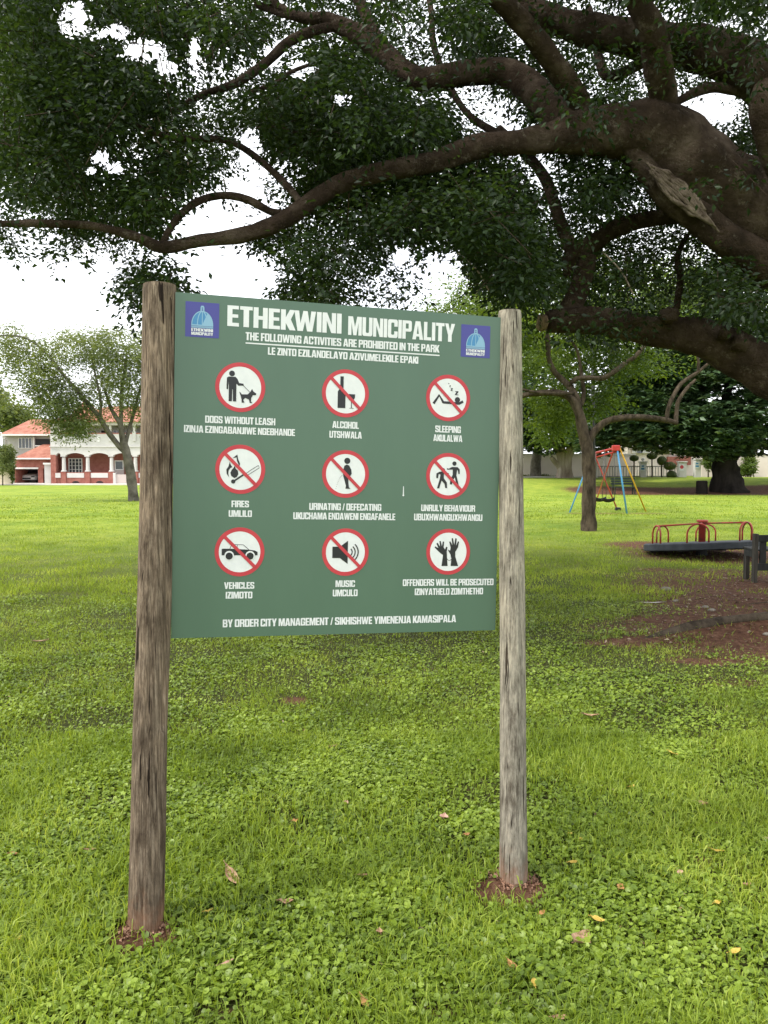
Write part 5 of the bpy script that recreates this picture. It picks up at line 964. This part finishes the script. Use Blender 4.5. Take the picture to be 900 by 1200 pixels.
LV = [
 (272, 1028, .125, .042, 'dead', 'large curled tan dead leaf between the two posts, the nearest to the left post', -55),
 (680, 1103, .135, .060, 'dead', 'large torn brown leaf lying right of the pale post foot, beside a small yellow leaf', 55),
 (520, 958, .055, .040, 'dead_pink', 'pinkish brown leaf standing upright in the grass left of the pale post', 80),
 (692, 839, .10, .05, 'dead', 'tan dead leaf alone in mid lawn, right of the pale post', -20), (335, 1057, .055, .035, 'dead', 'dull brown leaf right of the large curled tan leaf', 10),
 (265, 1129, .050, .014, 'dead_pink', 'thin curled tan leaf low in the grass in front of the left post', 30), (22, 1100, .030, .018, 'yellow_leaf', 'yellow leaf near the left edge, level with the left post foot', 60),
 (15, 1001, .035, .022, 'orange_leaf', 'orange leaf at the left edge, higher than the yellow one', 10), (244, 1068, .035, .016, 'yellow_leaf', 'bright yellow leaf just right of the left post foot', 15),
 (105, 996, .05, .016, 'dead', 'narrow tan leaf left of the left post', 5), (425, 1026, .055, .018, 'dead', 'narrow tan leaf midway between the post feet', 12), (445, 1092, .035, .026, 'dead', 'small dark brown leaf in the middle foreground', 100),
 (390, 875, .05, .028, 'dead', 'small brown leaf below the middle of the board', 0), (345, 962, .03, .024, 'orange_leaf', 'small round orange leaf below the board, left of centre', 40), (405, 941, .035, .028, 'dead_pink', 'small tan leaf below the board, in the middle', 70),
 (700, 1078, .050, .032, 'yellow_leaf', 'yellow leaf touching the tip of the large torn brown leaf', -20), (635, 1070, .030, .018, 'orange_leaf', 'small orange leaf just right of the pale post foot, nearer the camera', 20), (671, 1011, .042, .020, 'yellow_leaf', 'yellow leaf right of the pale post foot', 8),
 (680, 984, .026, .022, 'yellow_leaf', 'small yellow leaf beside a soil patch, upper of the two right of the pale post', 70), (668, 977, .024, .02, 'yellow_leaf', 'tiny yellow leaf on the soil patch right of the pale post', 30), (840, 997, .055, .024, 'yellow_leaf', 'long yellow leaf near the right edge, level with the pale post foot', -25),
 (797, 1023, .03, .024, 'dead_pink', 'pinkish leaf left of and below the long yellow leaf', 60), (727, 1040, .032, .026, 'orange_leaf', 'orange leaf standing in the grass above the large torn brown leaf', 50), (840, 1058, .035, .02, 'yellow_leaf', 'short yellow leaf on the right, below the pinkish one', 25),
 (861, 1115, .045, .02, 'yellow_leaf', 'yellow leaf close to the bottom right corner', 10), (600, 1131, .05, .022, 'orange_leaf', 'orange brown leaf below the pale post foot', -60), (626, 1153, .045, .022, 'yellow_leaf', 'yellow-green leaf upright near the bottom, below the pale post', 85),
 (547, 978, .03, .02, 'orange_leaf', 'orange leaf just left of the pale post above its foot', 5), (740, 922, .035, .022, 'yellow_leaf', 'yellow leaf in the lawn right of the pale post, upper right', 20), (822, 942, .06, .04, 'dead', 'dark brown leaf in the lawn near the right edge', -30),
 (875, 1037, .035, .026, 'dead', 'brown leaf at the right edge beside the short yellow leaf', 10), (788, 883, .06, .03, 'yellow_leaf', 'pale yellow leaf far right in the middle lawn', -50), (48, 752, .13, .06, 'dead_pink', 'pale tan leaf on the left lawn, left of the sign', 15), (655, 1193, .05, .02, 'dead', 'brown leaf at the very bottom below the pale post', 15), (427, 1174, .05, .02, 'orange_leaf', 'orange-tan curled leaf at the bottom, in the middle', -60)]
for l in LV: leafthing(*l)
leafthing(765, 706, .30, .035, 'paper', 'long white strip of litter on the bare soil edge', -12, .05, .05, 'paper_scrap', .02, 'litter')
for i_, (px, py, s_, lab) in enumerate(((781, 692, .10, 'pale leaf on the grass above the bare soil, built as a rounded stone'), (792, 705, .05, 'small pale stone beside the litter strip'), (827, 712, .05, 'small white stone on the bare soil, left one'), (834, 716, .06, 'white stone on the bare soil, right one'), (898, 744, .05, 'pale stone at the right edge on the bare soil'))):  # the lump on the grass is a pale leaf modelled as a stone
    p = G(px, py); mb = MB(); mb.ball((0, 0, 0), (s_*.7, s_*.5, s_*.35), lump=.15, seg=10, rings=6); o = mb.build('stone', M['stone'], None, True); o.location = p+Vector((0, 0, s_*.15)); tag(o, lab, 'stone', 'pale stones round the bare soil')
# fine litter on the bare soil: bark chips and dead leaf bits
n_ = 2600; cx = rng.uniform(.8, 7.5, n_*3); cy = rng.uniform(5.5, 15, n_*3); k_ = rng.random(n_*3) < np.clip(dirt(cx, cy)-.25, 0, 1); cx, cy = cx[k_], cy[k_]; n_ = len(cx)
C = np.stack([cx, cy, height(cx, cy)+.012], 1); l = rng.uniform(.015, .06, n_); v, f = leaf_geo(C, norm(rng.normal(size=(n_, 3))*[1, 1, .1]), norm(rng.normal(size=(n_, 3))*.3+[0, 0, 1]), l, l*.45)
chip = leafmat('leaf_litter', [(.06, .03, .02), (.16, .09, .05), (.38, .30, .22)], trans=.05)
m_ = 900; lx, ly = scatter(m_, 1.8, 9); C2 = np.stack([lx, ly, height(lx, ly)+rng.uniform(.008, .03, m_)], 1); l = rng.uniform(.010, .032, m_)
v2, f2 = leaf_geo(C2, norm(rng.normal(size=(m_, 3))*[1, 1, .25]), norm(rng.normal(size=(m_, 3))*.5+[0, 0, 1]), l, l*.35); v, f = join([(v, f), (v2, f2)])
tag(np_mesh('leaf_litter', v, f, chip), 'small dry leaf bits and bark chips strewn on bare soil and lawn', 'leaf litter', kind='stuff')
# crumbs of red soil heaped round the post feet
n_ = 900; a = rng.uniform(0, 6.283, n_); rr = .06+np.abs(rng.normal(size=n_))*.035*(1+1.3*np.sin(a*2+1)*np.sin(a*3)); w_ = rng.integers(0, 2, n_); px_ = np.array([POSTS[i_][0] for i_ in w_])+rr*np.cos(a); py_ = np.array([POSTS[i_][1] for i_ in w_])+rr*np.sin(a)
C = np.stack([px_, py_, height(px_, py_)+.004], 1); l = rng.uniform(.004, .014, n_); v, f = leaf_geo(C, norm(rng.normal(size=(n_, 3))), norm(rng.normal(size=(n_, 3))), l, l*.9, .3)
tag(np_mesh('soil_crumbs', v, f, mat('red_soil', (.20, .105, .065), .95, (.36, .22, .15), 60)), 'reddish crumbs of soil heaped round the feet of the sign posts', 'soil', kind='stuff')
